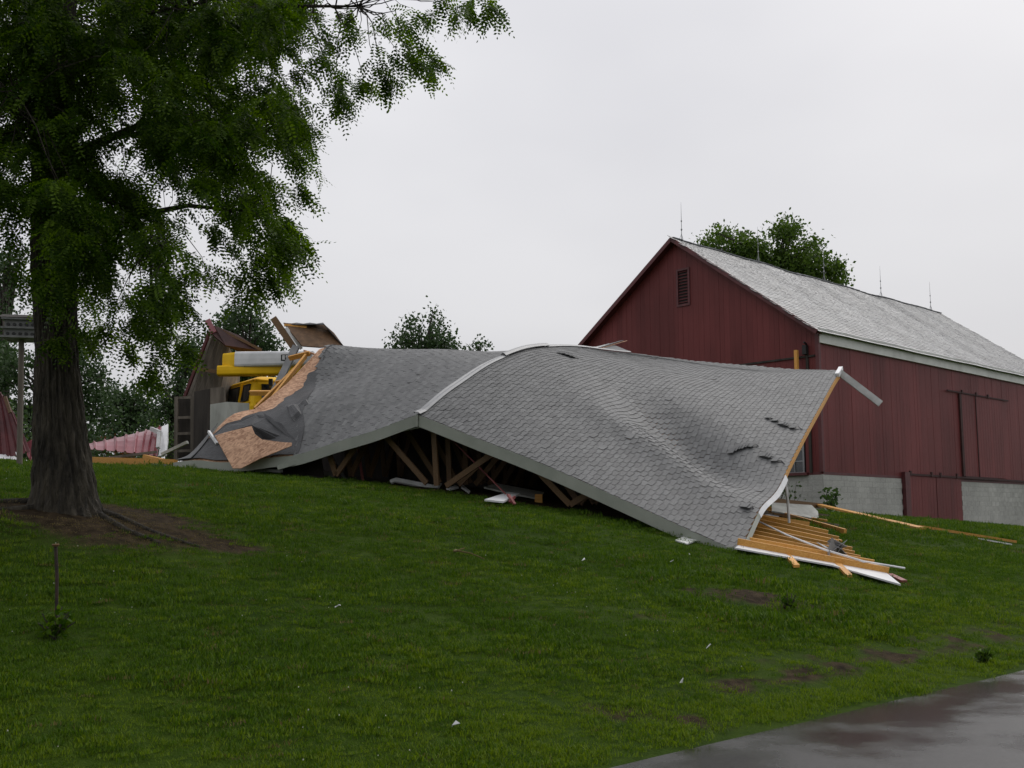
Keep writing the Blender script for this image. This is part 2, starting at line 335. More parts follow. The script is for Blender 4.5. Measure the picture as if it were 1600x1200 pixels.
def lawn_mat():
    m, nt, b = nmat('lawn_ground')
    tc = nd(nt, 'ShaderNodeTexCoord'); at = nd(nt, 'ShaderNodeAttribute', attribute_name='soil')
    def noise(s, d=5): n = nd(nt, 'ShaderNodeTexNoise'); n.inputs['Scale'].default_value = s; n.inputs['Detail'].default_value = d; lk(nt, tc.outputs['Object'], n.inputs['Vector']); return n
    n1, n2, n3 = noise(.5), noise(9), noise(55, 3)
    r = nd(nt, 'ShaderNodeValToRGB'); e = r.color_ramp.elements; e[0].position = .3; e[0].color = (.018, .040, .003, 1); e[1].position = .7; e[1].color = (.048, .080, .007, 1)
    mixn = nd(nt, 'ShaderNodeMath', operation='MULTIPLY_ADD'); mixn.inputs[1].default_value = .5; lk(nt, n2.outputs['Fac'], mixn.inputs[0])
    h = nd(nt, 'ShaderNodeMath', operation='MULTIPLY'); h.inputs[1].default_value = .5; lk(nt, n1.outputs['Fac'], h.inputs[0]); lk(nt, h.outputs[0], mixn.inputs[2])
    lk(nt, mixn.outputs[0], r.inputs[0])
    rs = nd(nt, 'ShaderNodeValToRGB'); e = rs.color_ramp.elements; e[0].position = .3; e[0].color = (.016, .011, .006, 1); e[1].position = .75; e[1].color = (.070, .050, .029, 1); lk(nt, n2.outputs['Fac'], rs.inputs[0])
    sm = nd(nt, 'ShaderNodeMath', operation='MULTIPLY_ADD'); sm.inputs[1].default_value = .7; lk(nt, n3.outputs['Fac'], sm.inputs[0]); 
    sb = nd(nt, 'ShaderNodeMath', operation='SUBTRACT'); lk(nt, at.outputs['Fac'], sb.inputs[0]); sb.inputs[1].default_value = .35; lk(nt, sb.outputs[0], sm.inputs[2])
    ss = nd(nt, 'ShaderNodeMapRange', interpolation_type='SMOOTHSTEP'); ss.inputs['From Min'].default_value = .25; ss.inputs['From Max'].default_value = .6; lk(nt, sm.outputs[0], ss.inputs['Value'])
    mx = nd(nt, 'ShaderNodeMixRGB'); lk(nt, ss.outputs[0], mx.inputs[0]); lk(nt, r.outputs[0], mx.inputs[1]); lk(nt, rs.outputs[0], mx.inputs[2])
    lk(nt, mx.outputs[0], b.inputs['Base Color']); b.inputs['Roughness'].default_value = .9; b.inputs['Specular IOR Level'].default_value = .06
    bp = nd(nt, 'ShaderNodeBump'); bp.inputs['Strength'].default_value = .8; bp.inputs['Distance'].default_value = .04; lk(nt, n3.outputs['Fac'], bp.inputs['Height']); lk(nt, bp.outputs[0], b.inputs['Normal'])
    return m
M['lawn'] = lawn_mat()
me = np_mesh('lawn', np.stack([XX, YY, ZZ], -1).reshape(-1, 3), quads, ['lawn'], smooth=True)
at = me.attributes.new('soil', 'FLOAT', 'POINT'); at.data.foreach_set('value', soil_v.ravel().astype(np.float32))
lawn = link('lawn', me); tag(lawn, 'sloping green lawn rising from the wet road to the wreck', kind='structure')

def road_mat():
    m, nt, b = nmat('wet_asphalt')
    tc = nd(nt, 'ShaderNodeTexCoord')
    def noise(s, d=5): n = nd(nt, 'ShaderNodeTexNoise'); n.inputs['Scale'].default_value = s; n.inputs['Detail'].default_value = d; lk(nt, tc.outputs['Object'], n.inputs['Vector']); return n
    n1, n2, n3 = noise(1.1, 7), noise(40), noise(110, 2)
    r = nd(nt, 'ShaderNodeValToRGB'); e = r.color_ramp.elements; e[0].position = .3; e[0].color = (.018, .017, .017, 1); e[1].position = .75; e[1].color = (.045, .043, .042, 1); lk(nt, n2.outputs['Fac'], r.inputs[0])
    lk(nt, r.outputs[0], b.inputs['Base Color'])
    rr = nd(nt, 'ShaderNodeMapRange', interpolation_type='SMOOTHSTEP'); rr.inputs['From Min'].default_value = .34; rr.inputs['From Max'].default_value = .62; rr.inputs['To Min'].default_value = .10; rr.inputs['To Max'].default_value = .40
    PC = P(1390, 1118, 9.3); mpp = nd(nt, 'ShaderNodeVectorMath', operation='SUBTRACT'); mpp.inputs[1].default_value = (PC[0], PC[1], 0); lk(nt, tc.outputs['Object'], mpp.inputs[0])
    vr = nd(nt, 'ShaderNodeVectorRotate', rotation_type='Z_AXIS'); vr.inputs['Angle'].default_value = -(math.pi / 2 - TH); lk(nt, mpp.outputs[0], vr.inputs['Vector'])
    vs = nd(nt, 'ShaderNodeVectorMath', operation='MULTIPLY'); vs.inputs[1].default_value = (.36, 1.15, 0); lk(nt, vr.outputs[0], vs.inputs[0])
    vl = nd(nt, 'ShaderNodeVectorMath', operation='LENGTH'); lk(nt, vs.outputs[0], vl.inputs[0])
    pm = nd(nt, 'ShaderNodeMapRange', interpolation_type='SMOOTHSTEP'); pm.inputs['From Min'].default_value = .3; pm.inputs['From Max'].default_value = 1.5; pm.inputs['To Min'].default_value = -.16; pm.inputs['To Max'].default_value = .08
    lk(nt, vl.outputs['Value'], pm.inputs['Value']); sm_ = nd(nt, 'ShaderNodeMath', operation='ADD'); lk(nt, n1.outputs['Fac'], sm_.inputs[0]); lk(nt, pm.outputs[0], sm_.inputs[1])
    lk(nt, sm_.outputs[0], rr.inputs['Value']); lk(nt, rr.outputs[0], b.inputs['Roughness']); b.inputs['Specular IOR Level'].default_value = .36
    ad = nd(nt, 'ShaderNodeMath', operation='MULTIPLY'); lk(nt, n3.outputs['Fac'], ad.inputs[0]); lk(nt, rr.outputs[0], ad.inputs[1])
    bp = nd(nt, 'ShaderNodeBump'); bp.inputs['Strength'].default_value = .8; bp.inputs['Distance'].default_value = .008; lk(nt, ad.outputs[0], bp.inputs['Height']); lk(nt, bp.outputs[0], b.inputs['Normal'])
    return m
M['road'] = road_mat()
b = B(); us = np.r_[np.arange(-200, -5, 15), np.arange(-5, 30, .12), np.arange(30, 300, 10)]
rows = []
for w in (0, 1, 2, 3):
    row = []
    for u_ in us:
        v_ = (-1.9, 1.0, 3.0, 4.86 + .012 * math.sin(u_ * 1.1) + .012 * math.sin(u_ * 3.7 + 1) + .012 * math.sin(u_ * 9.1))[w]
        x_, y_ = uv2xy(u_, v_); row.append((x_, y_, (-.01, .02, .012, -.012)[w]))
    rows.append(row)
b.grid(rows); o = link('road', mesh_of('road', b.v, b.f, True)); o.data.materials.append(M['road']); tag(o, 'wet dark asphalt road with shallow puddles', kind='structure')

# ------------------------------------------------------------------ barn
BC = P(1285, 738, 38.0)                                   # near corner at the top of the block foundation
ZF = BC[2]; Uv = np.array([U[0], U[1], 0]); Vv = np.array([V[0], V[1], 0]); Zv = np.array([0, 0, 1.])
HW = 6.43; BL = 23.2
ZE = P(1283, 513, 38.0)[2]
ridge_xy = BC[:2] + V * HW; ZR = P(1063, 374, ridge_xy[1])[2]
def bp_(u_, v_, z): return np.array([BC[0] + U[0] * u_ + V[0] * v_, BC[1] + U[1] * u_ + V[1] * v_, z])
barn = thing('barn', 'big red plank barn with grey slate roof on a concrete block foundation', 'barn', bp_(BL / 2, HW, .4))
slope = (ZR - ZE) / HW
def roofz(v_): return ZR - abs(v_ - HW) * slope
# backing walls and far sides
b = B(); t = .09
b.sheet([bp_(t, t, ZF), bp_(t, 2 * HW - t, ZF), bp_(t, 2 * HW - t, roofz(0) - .05), bp_(t, HW, ZR - .15), bp_(t, t, roofz(0) - .05)], .06)
b.sheet([bp_(t, t, ZF), bp_(BL - t, t, ZF), bp_(BL - t, t, ZE), bp_(t, t, ZE)], .06)
b.sheet([bp_(BL - t, t, ZF), bp_(BL - t, 2 * HW - t, ZF), bp_(BL - t, 2 * HW - t, ZE), bp_(BL - t, HW, ZR - .15), bp_(BL - t, t, ZE)], .06)
b.sheet([bp_(t, 2 * HW - t, .2), bp_(BL - t, 2 * HW - t, .2), bp_(BL - t, 2 * HW - t, ZE), bp_(t, 2 * HW - t, ZE)], .06)
part('wall_backing', b, 'redwall_gap', barn)
# vertical boards, one by one: gable wall, then long wall
WIN_V0, WIN_V1, WIN_Z0, WIN_Z1 = .75, 2.25, ZF + .02, ZF + 2.1
VENT = (HW - .62, HW - .02, P(1074, 474, 42.4)[2], P(1074, 422, 42.4)[2])
wg = part('gable_wall', B().box(bp_(.02, HW, ZF - .03), Vv * (HW - .02), Uv * .05, Zv * .05), 'redtrim', barn)
v_ = 0.0
while v_ < 2 * HW - .05:
    w = min(random.uniform(.2, .3), 2 * HW - v_); vc = v_ + w / 2; top = roofz(vc) - .06; segs = [(ZF - .06 - random.uniform(0, .03), top)]
    if WIN_V0 - .1 < vc < WIN_V1 + .1: segs = [(WIN_Z1 + .1, top)]
    if VENT[0] < vc < VENT[1]: segs = [(segs[0][0], VENT[2]), (VENT[3], top)]
    for z0, z1 in segs:
        piece('plank', wg, 'redplank', bp_(random.uniform(-.004, .004), vc, (z0 + z1) / 2), Vv * (w / 2 - .003), Uv * .014, Zv * (z1 - z0) / 2)
    v_ += w
DO_U0, DO_U1 = 5.95, 10.9
wl_ = part('long_wall', B().box(bp_(BL / 2, .02, ZF - .03), Uv * (BL / 2 - .02), Vv * .05, Zv * .05), 'redtrim', barn)
u_ = 0.0
while u_ < BL - .05:
    w = min(random.uniform(.2, .3), BL - u_); uc = u_ + w / 2
    z0 = ZF - .06 - random.uniform(0, .03); z1 = ZE - .42
    piece('plank', wl_, 'redplank', bp_(uc, random.uniform(-.004, .004), (z0 + z1) / 2), Uv * (w / 2 - .003), Vv * .014, Zv * (z1 - z0) / 2)
    u_ += w
# corner board, white frieze under the eave, rake boards
part('corner_board', B().box(bp_(-.01, -.01, (ZF + ZE) / 2 - .1), Uv * .07, Vv * .07, Zv * ((ZE - ZF) / 2 - .12)), 'redtrim', barn)
b = B(); b.box(bp_(BL / 2, -.07, ZE - .27), Uv * (BL / 2 + .03), Vv * .05, Zv * .27)
part('frieze', b, 'frieze', barn)
OV = .2                                                   # eave overhang, measured level
for s_ in (0, 1):
    pe = bp_(-.36, -OV if s_ == 0 else 2 * HW + OV, ZE - OV * slope); pr = bp_(-.36, HW, ZR)
    part('rake_board', B().beam(pe - Zv * .055, pr - Zv * .055, .05, .17), 'redtrim', barn)
    part('rake_soffit', B().sheet([pe - Zv * .1, pr - Zv * .1, pr - Zv * .1 + Uv * .36, pe - Zv * .1 + Uv * .36], .02), 'redtrim', barn)
# roof deck and slates
def sag(u_, w): return (-.05 * math.sin(math.pi * u_ / BL) * (1 + .5 * math.sin(u_ * .9)) - .02 * math.sin(u_ * 1.7 + w * 2)) * (1 - .75 * w)
for s_ in (0, 1):
    rows = []
    for w in np.linspace(0, 1, 14):
        vv = HW * (1 - w) - OV * w if s_ == 0 else HW + (HW + OV) * w
        rows.append([bp_(uu, vv, ZR - (HW + OV) * w * slope + sag(uu, w)) for uu in np.linspace(-.32, BL + .3, 36)])
    b = B(); b.grid(rows if s_ == 1 else [r[::-1] for r in rows], .03); roofp = part('roof', b, 'slate', barn)
    if s_ == 1: continue
    sl_len = math.hypot(HW + OV, (HW + OV) * slope); nco = int(sl_len / .205)
    down = unit(-Vv * 1 + -Zv * slope); nrm = unit(np.cross(Uv, -down)); nrm = nrm if nrm[2] > 0 else -nrm
    cand = []
    for k in range(nco + 1):
        w0 = k / nco; uu = -.33 - random.uniform(0, .2)
        while uu < BL + .25:
            wd = random.uniform(.2, .34); uc = uu + wd / 2
            c = bp_(uc, HW - (HW + OV) * w0 , ZR - (HW + OV) * w0 * slope + sag(uc, w0)) - down * .06
            cand.append((c, wd, random.uniform(-.003, .005), random.gauss(0, .006))); uu += wd
    cand.sort(key=lambda k: np.linalg.norm(k[0])); bb = B()
    for i, (c, wd, lift, rot) in enumerate(cand):
        tl = random.uniform(.045, .065); d2 = unit(down + nrm * tl + Uv * rot); n2 = unit(np.cross(d2, Uv)); n2 = n2 if n2[2] > 0 else -n2
        cc = c + nrm * (.016 + lift * .6); a1, a2, a3 = Uv * (wd / 2 - .004), d2 * .155, n2 * .0065
        if i < 260: piece('slate', roofp, 'slate', cc, a1, a2, a3)
        else: bb.box(cc, a1, a2, a3)
    part('slates', bb, 'slate', roofp, kind='stuff')
b = B()
for uu in np.arange(-.3, BL + .2, .6): b.box(bp_(uu + .3, HW, ZR + .02 + sag(uu + .3, 0)), Uv * .295, Vv * .09, Zv * .02)
part('ridge_capping', b, 'slate', barn)
# block foundation, one block after another
fb = B(); fb.sheet([bp_(.1, .1, -.6), bp_(BL - .1, .1, -.6), bp_(BL - .1, .1, ZF - .01), bp_(.1, .1, ZF - .01)], .14)
fb.sheet([bp_(.1, .1, -.6), bp_(.1, 2 * HW - .1, -.6), bp_(.1, 2 * HW - .1, ZF - .01), bp_(.1, .1, ZF - .01)], .14)
fnd = part('foundation', fb, 'mortar', barn)
cand = []
for k in range(15):
    zc = ZF - .06 - .105 - k * .21
    for j in range(60):
        uc = .2 + j * .41 + (.2 if k % 2 else 0)
        if DO_U0 - .18 < uc < DO_U1 + .1 or uc > BL - .1: continue
        if k % 2 and j == 0: cand.append((bp_(.1, .004, zc), Uv * .48, Vv)); cand.append((bp_(.004, .1, zc), Vv * .48, Uv))
        gz = float(H(*bp_(uc, 0, 0)[:2]))
        if zc + .1 > gz - .05: cand.append((bp_(uc, .005, zc), Uv, Vv))
    for j in range(14):
        vc = .2 + j * .41 + (.2 if k % 2 else 0); gz = float(H(*bp_(0, vc, 0)[:2]))
        if zc + .1 > gz - .05: cand.append((bp_(.005, vc, zc), Vv, Uv))
cand.sort(key=lambda k: np.linalg.norm(k[0])); bb = B()
for i, (c, a, n_) in enumerate(cand):
    if i < 295: piece('block', fnd, 'block', c + n_ * random.uniform(-.002, .002), a * .2015, n_ * .03, Zv * .1025)
    else: bb.box(c, a * .2015, n_ * .03, Zv * .1025)
if bb.v: part('blocks', bb, 'block', fnd, kind='stuff')
# louvred vent in the gable
vn = part('vent', B().box(bp_(.03, (VENT[0] + VENT[1]) / 2, (VENT[2] + VENT[3]) / 2), Vv * (VENT[1] - VENT[0]) / 2, Uv * .01, Zv * (VENT[3] - VENT[2]) / 2), 'black', barn)
for k in range(11):
    z = VENT[2] + .08 + k * (VENT[3] - VENT[2] - .12) / 10
    piece('slat', vn, 'redtrim', bp_(-.005, (VENT[0] + VENT[1]) / 2, z), Vv * ((VENT[1] - VENT[0]) / 2 - .04), unit(Uv * .7 + Zv * .7) * .045, unit(Zv * .7 - Uv * .7) * .006)
for vv in (VENT[0], VENT[1]): part('frame', B().box(bp_(-.03, vv, (VENT[2] + VENT[3]) / 2), Vv * .045, Uv * .02, Zv * ((VENT[3] - VENT[2]) / 2 + .09)), 'redtrim', vn)
for zz in (VENT[2] - .05, VENT[3] + .05): part('frame', B().box(bp_(-.034, (VENT[0] + VENT[1]) / 2, zz), Vv * .3, Uv * .02, Zv * .045), 'redtrim', vn)
# window in the gable behind the raised eave
wc = (WIN_V0 + WIN_V1) / 2; wz = (WIN_Z0 + WIN_Z1) / 2
wi = part('window', B().box(bp_(.07, wc, wz), Vv * .8, Uv * .01, Zv * (WIN_Z1 - WIN_Z0 + .1) / 2), 'black', barn)
for k in range(4):
    for j in range(5):
        piece('pane', wi, 'glass_dark', bp_(.02, WIN_V0 + (k + .5) * 1.5 / 4, WIN_Z0 + (j + .5) * (WIN_Z1 - WIN_Z0) / 5), Vv * .165, Uv * .004, Zv * .185)
for k in range(5): part('muntin', B().box(bp_(-.005, WIN_V0 + k * 1.5 / 4, wz), Vv * (.035 if k in (0, 4) else .016), Uv * .018, Zv * (WIN_Z1 - WIN_Z0) / 2), 'steel', wi)
for j in range(6): part('muntin', B().box(bp_(-.009, wc, WIN_Z0 + j * (WIN_Z1 - WIN_Z0) / 5), Vv * .78, Uv * .018, Zv * .02), 'steel', wi)
part('sill', B().box(bp_(-.07, wc, WIN_Z0 - .06), Vv * .95, Uv * .09, Zv * .05), 'redtrim', wi)
# long rail on the gable, lamp at the corner
part('gable_rail', B().beam(bp_(-.045, .1, P(1258, 555, 38)[2]), bp_(-.045, 6.0, P(1258, 555, 38)[2]), .04, .07), 'darkwood', barn)
lp = part('lamp', B().box(bp_(-.12, .45, P(1268, 545, 38)[2]), Uv * .09, Vv * .08, Zv * .17), 'black', barn)
part('bracket', B().beam(bp_(.0, .45, P(1268, 536, 38)[2]), bp_(-.2, .45, P(1268, 533, 38)[2]), .05, .05), 'black', lp)
part('conduit', B().beam(bp_(-.05, .42, P(1268, 550, 38)[2]), bp_(-.05, .42, ZF), .09, .09, up=Uv), 'darkwood', barn)
# lower sliding doors with their rail
dz1 = ZF + .03
for k in range(2):
    u0 = DO_U0 + .3 + k * 2.33; ud = u0 + 2.28
    dl = part('door', B().box(bp_((u0 + ud) / 2, -.06, (dz1 + .45) / 2), Uv * 1.14, Vv * .02, Zv * (dz1 - .45) / 2), 'redwall_gap', barn)
    for j in range(9): piece('plank', dl, 'redplank', bp_(u0 + (j + .5) * 2.28 / 9, -.088 - random.uniform(0, .005), (dz1 + .45) / 2), Uv * .123, Vv * .01, Zv * (dz1 - .45) / 2)
part('door_post', B().box(bp_(DO_U0 + .04, -.1, (dz1 + .4) / 2 + .1), Uv * .2, Vv * .08, Zv * (dz1 - .3) / 2), 'redtrim', barn)
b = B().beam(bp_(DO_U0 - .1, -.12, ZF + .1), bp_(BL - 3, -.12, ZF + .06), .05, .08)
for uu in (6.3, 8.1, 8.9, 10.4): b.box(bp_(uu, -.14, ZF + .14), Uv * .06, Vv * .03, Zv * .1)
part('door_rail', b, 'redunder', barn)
# upper hay door
hu0, hu1 = 11.3, 15.6; hz0, hz1 = ZF + .16, ZF + 3.75
hd = part('hay_door', B().box(bp_((hu0 + hu1) / 2, -.035, (hz0 + hz1) / 2), Uv * (hu1 - hu0) / 2, Vv * .012, Zv * (hz1 - hz0) / 2), 'redwall_gap', barn)
uu = hu0
while uu < hu1 - .1:
    w = min(.26, hu1 - uu); piece('plank', hd, 'redplank', bp_(uu + w / 2, -.056, (hz0 + hz1) / 2), Uv * (w / 2 - .005), Vv * .01, Zv * (hz1 - hz0) / 2); uu += w
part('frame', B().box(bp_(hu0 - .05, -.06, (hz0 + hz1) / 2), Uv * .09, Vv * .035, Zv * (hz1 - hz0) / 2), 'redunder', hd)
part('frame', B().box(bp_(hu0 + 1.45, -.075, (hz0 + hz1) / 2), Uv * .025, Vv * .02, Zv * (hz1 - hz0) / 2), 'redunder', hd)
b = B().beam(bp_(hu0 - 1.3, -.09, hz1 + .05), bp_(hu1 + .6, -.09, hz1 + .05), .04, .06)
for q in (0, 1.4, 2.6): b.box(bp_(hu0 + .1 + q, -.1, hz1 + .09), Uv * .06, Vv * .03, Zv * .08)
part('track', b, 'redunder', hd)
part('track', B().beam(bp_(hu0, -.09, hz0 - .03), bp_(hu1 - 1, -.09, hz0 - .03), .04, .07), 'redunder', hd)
# lightning rods along the ridge
for k in range(5):
    uu = .35 + k * 5.55; zb = ZR + .03 + sag(uu, 0)
    b = B().tube([bp_(uu, HW, zb - .05), bp_(uu, HW, zb + .8), bp_(uu, HW, zb + 1.65)], [.016, .012, .004], 6)
    for q in range(3):
        a = q * 2.1; b.tube([bp_(uu + .16 * math.cos(a), HW + .16 * math.sin(a), zb - .1), bp_(uu, HW, zb + .3)], [.007, .007], 4)
    r_ = part('lightning_rod', b, 'steel', barn)
    part('rod_ball', B().tube([bp_(uu, HW, zb + .42), bp_(uu, HW, zb + .47), bp_(uu, HW, zb + .52)], [.02, .04, .02], 8), 'steel', r_, smooth=True)
    part('rod_ball', B().tube([bp_(uu, HW, zb + .8), bp_(uu, HW, zb + .84), bp_(uu, HW, zb + .88)], [.018, .034, .018], 8), 'steel', r_, smooth=True)

# ------------------------------------------------------------------ the fallen roof: a draped surface z(q, L); q runs from ridge to right eave, L from the front gable back
def rxy(q, L): return RA0 - PH * q + LH * L
def rc(px, py, q=None, L=None):
    d = P(px, py, 1.0)[:2]
    if q is not None:
        t, LL = np.linalg.solve(np.array([d, -LH]).T, RA0 - PH * q); return (q, LL, P(px, py, t)[2])
    t, qq = np.linalg.solve(np.array([d, PH]).T, RA0 + LH * L); return (qq, L, P(px, py, t)[2])
def tps(pts, reg=.02):
    pts = np.array(pts, float); X = pts[:, :2]; n = len(X)
    kern = lambda r: r * r * np.log(r + 1e-12)
    K = kern(np.linalg.norm(X[:, None] - X[None], axis=2)) + np.eye(n) * reg; Pm = np.c_[np.ones(n), X]
    w = np.linalg.solve(np.block([[K, Pm], [Pm.T, np.zeros((3, 3))]]), np.r_[pts[:, 2], np.zeros(3)])
    return lambda q, L: float(kern(np.hypot(q - X[:, 0], L - X[:, 1])) @ w[:n] + w[n] + w[n + 1] * q + w[n + 2] * L)
ridge_c = [rc(*c, q=0) for c in [(655, 648), (690, 618), (720, 597), (755, 573), (790, 557), (820, 547), (850, 543), (920, 545), (985, 552)]]
rake_c = [rc(*c, L=0) for c in [(745, 684), (835, 719), (936, 763), (1050, 815)]]
eave_c = [rc(*c, q=RW) for c in [(1155, 862), (1185, 800), (1225, 740), (1262, 670), (1290, 620), (1313, 582)]]
back_c = [rc(px, py, q=q) for px, py, q in [(1050, 560, 1.1), (1110, 567, 2.2), (1180, 574, 3.5), (1250, 579, 4.8)]]
S_right0 = tps(ridge_c + rake_c + eave_c + back_c)
left_c = [rc(*c, L=0) for c in [(590, 672), (530, 690), (460, 712), (400, 719), (340, 722), (275, 722)]] + \
         [rc(500, 545, q=-4.9), (-4.9, 4.6, 5.5), rc(560, 545, q=-4.2), rc(600, 546, q=-3.7), rc(650, 547, q=-2.8), rc(700, 549, q=-2.0), rc(750, 550, q=-1.1),
          (-3.7, 5.6, 5.45), (-2.0, 5.8, 5.45), (-1.0, 6.2, 5.55),
          rc(494, 600, q=-4.3), rc(466, 628, q=-4.0), rc(478, 566, q=-5.05), rc(440, 605, q=-5.05), rc(409, 639, q=-5.0), rc(359, 650, q=-5.5), rc(340, 670, q=-5.6), rc(462, 672, q=-3.3),
          (-6.06, .35, 2.86)]
S_left0 = tps(ridge_c[:8] + left_c, .01)
def crease(L, q): return np.interp(q, [0, 2.9, 4.0, 5.0, 6.02], [3.6, 2.5, 2.1, 1.6, 1.35])
def S(q, L):
    if q >= 0:
        z = S_right0(q, L); k = math.exp(-((q - 4.3) / 1.5) ** 2) if q < 4.3 else math.exp(-((q - 4.3) / 1.35) ** 2); c = float(crease(L, q))
        z -= .52 * k * math.exp(-((L - c - 1.35) / .85) ** 2)
        z += .14 * k * math.exp(-((L - c) / .5) ** 2)
        z += .035 * math.exp(-((q - 3) / 2) ** 2) * math.sin(L * 1.9 + q * .8) * min(1, L / 2)
        return z
    return S_left0(q, L) + .02 * math.sin(q * 2.1 + L * 1.3) * min(1, L)
def SP3(q, L, off=0.0):
    e = .03; p = np.r_[rxy(q, L), S(q, L)]
    if off == 0: return p
    a = np.r_[rxy(q + e, L), S(max(q + e, 0) if q >= 0 else min(q + e, -1e-4), L)] - p; b_ = np.r_[rxy(q, L + e), S(q, L + e)] - p
    n = unit(np.cross(a, b_)); n = n if n[2] > 0 else -n
    return p + n * off
def frame(q, L):
    e = .04; sgn = 1 if q >= 0 else -1
    p = np.r_[rxy(q, L), S(q, L)]; a = unit(np.r_[rxy(q + e * sgn, L), S(q + e * sgn, L)] - p); b_ = unit(np.r_[rxy(q, L + e), S(q, L + e)] - p)
    n = unit(np.cross(a, b_)); n = n if n[2] > 0 else -n
    return p, a, unit(b_ - a * (a @ b_)), n
def Lback(q):
    if q >= 0: return float(np.interp(q, [0, 1.1, 2.2, 3.5, 4.8, RW], [11.5, 12.0, 12.1, 11.98, 11.5, 10.44]))
    return float(np.interp(-q, [0, 1.1, 2, 3.7, 4.6, 4.9, 5.0, 5.1, 5.5, 5.7, 6.06], [11.3, 6.4, 6.0, 5.4, 4.6, 4.2, 3.3, 1.5, 1.0, .7, .3]))
def qshing(L): return float(np.interp(L, [0, .5, 1.0, 1.5, 2.0, 2.6, 3.3, 4.2, 6], [-2.9, -3.15, -3.6, -3.85, -4.1, -4.4, -4.75, -4.85, -4.9]))
fallen = thing('collapsed_garage', 'collapsed garage whose long grey shingled roof lies warped on the lawn', 'garage', onground(RA0)); fallen['kind'] = 'thing'
# deck of strand board
def patch(q0, q1, nq, nL, off, L0=0.0, lback=None):
    rows = []
    for q in np.linspace(q0, q1, nq):
        lb = (lback or Lback)(q); rows.append([SP3(q, L, off) for L in np.linspace(L0, lb, nL)])
    return rows
deck = part('deck', B().grid(patch(1e-4, RW, 40, 60, -.03), .02), 'osb', fallen, 'curled strand board deck of the right slope')
deckl = part('deck', B().grid([r[::-1] for r in patch(-6.06, -1e-4, 40, 30, -.012)][::-1] if False else patch(-6.06, -1e-4, 60, 44, -.03), .02), 'osb', fallen, 'torn strand board deck of the left slope')
# roofing felt over the torn left part
def felt_rows(off):
    rows = []
    for L in np.linspace(0.02, 4.4, 60):
        qa = qshing(L) + .1
        qe = -6.06
        for qq in np.linspace(-3, -6.06, 120):
            if Lback(qq) < L: qe = qq + .02; break
        strip = np.interp(L, [0, .6, .9, 1.2, 2, 3, 4.4], [.2, .25, .35, .4, .5, .4, .12]) + .05 * math.sin(L * 9) + .03 * math.sin(L * 23)
        qb = min(qe + strip, qa - .03)
        rows.append([SP3(qq, L, off + .012 * math.sin(qq * 9 + L * 7)) for qq in np.linspace(qb, qa, 22)])
    return rows
part('felt', B().grid(felt_rows(.03), .006), 'felt', fallen, 'dark torn roofing felt')
part('shingled_corner', B().grid([[SP3(q, L, .05) for L in np.linspace(0, Lback(q) - .02, 8)] for q in np.linspace(-6.05, -5.62, 8)], .01), 'shingle', fallen)
# shingle tabs
def tabs(sign):
    out = []; exp = .1; n = int((RW if sign > 0 else 5.1) / exp)
    for k in range(n + 1):
        q = sign * (.06 + exp * k); L = -.05 - (.107 if k % 2 else 0) + random.uniform(-.01, .01); lb = Lback(q)
        if abs(q) > RW: break
        while L < lb - .05:
            Lc = L + .1075; edge = .0
            if sign > 0 or q > qshing(max(Lc, 0)): out.append((q, Lc, (.5 if L < -.1 else 1.0)))
            p0 = S(q, max(L, 0)); p1 = S(q, max(L, 0) + .1); L += .215 / math.hypot(1, (p1 - p0) / .1)
    return out
tab_all = []
for sgn in (1, -1):
    for q, Lc, hw in tabs(sgn):
        p, dn, al, n = frame(q if abs(q) > .05 else sgn * .05, max(Lc, .001)); lift = random.uniform(0, .004)
        if random.random() < .006: lift += random.uniform(.004, .012)
        d2 = unit(dn + n * random.uniform(.05, .09) * 1.0); n2 = unit(np.cross(al, d2)); n2 = n2 if n2 @ n > 0 else -n2
        if hw < 1: p = p + al * .02
        tab_all.append((p + n * (.017 + lift), al * .1045 * hw, d2 * .068, n2 * .0035, np.linalg.norm(p - np.array([0, 0, EYE])) - (3 if sgn > 0 else 0)))
tab_all.sort(key=lambda t_: t_[4]); bb = B()
for i, (c, a1, a2, a3, _) in enumerate(tab_all):
    if i < 295: piece('shingle', fallen, 'shingle', c, a1, a2, a3)
    else: bb.box(c, a1, a2, a3)
part('shingles', bb, 'shingle', fallen, kind='stuff')
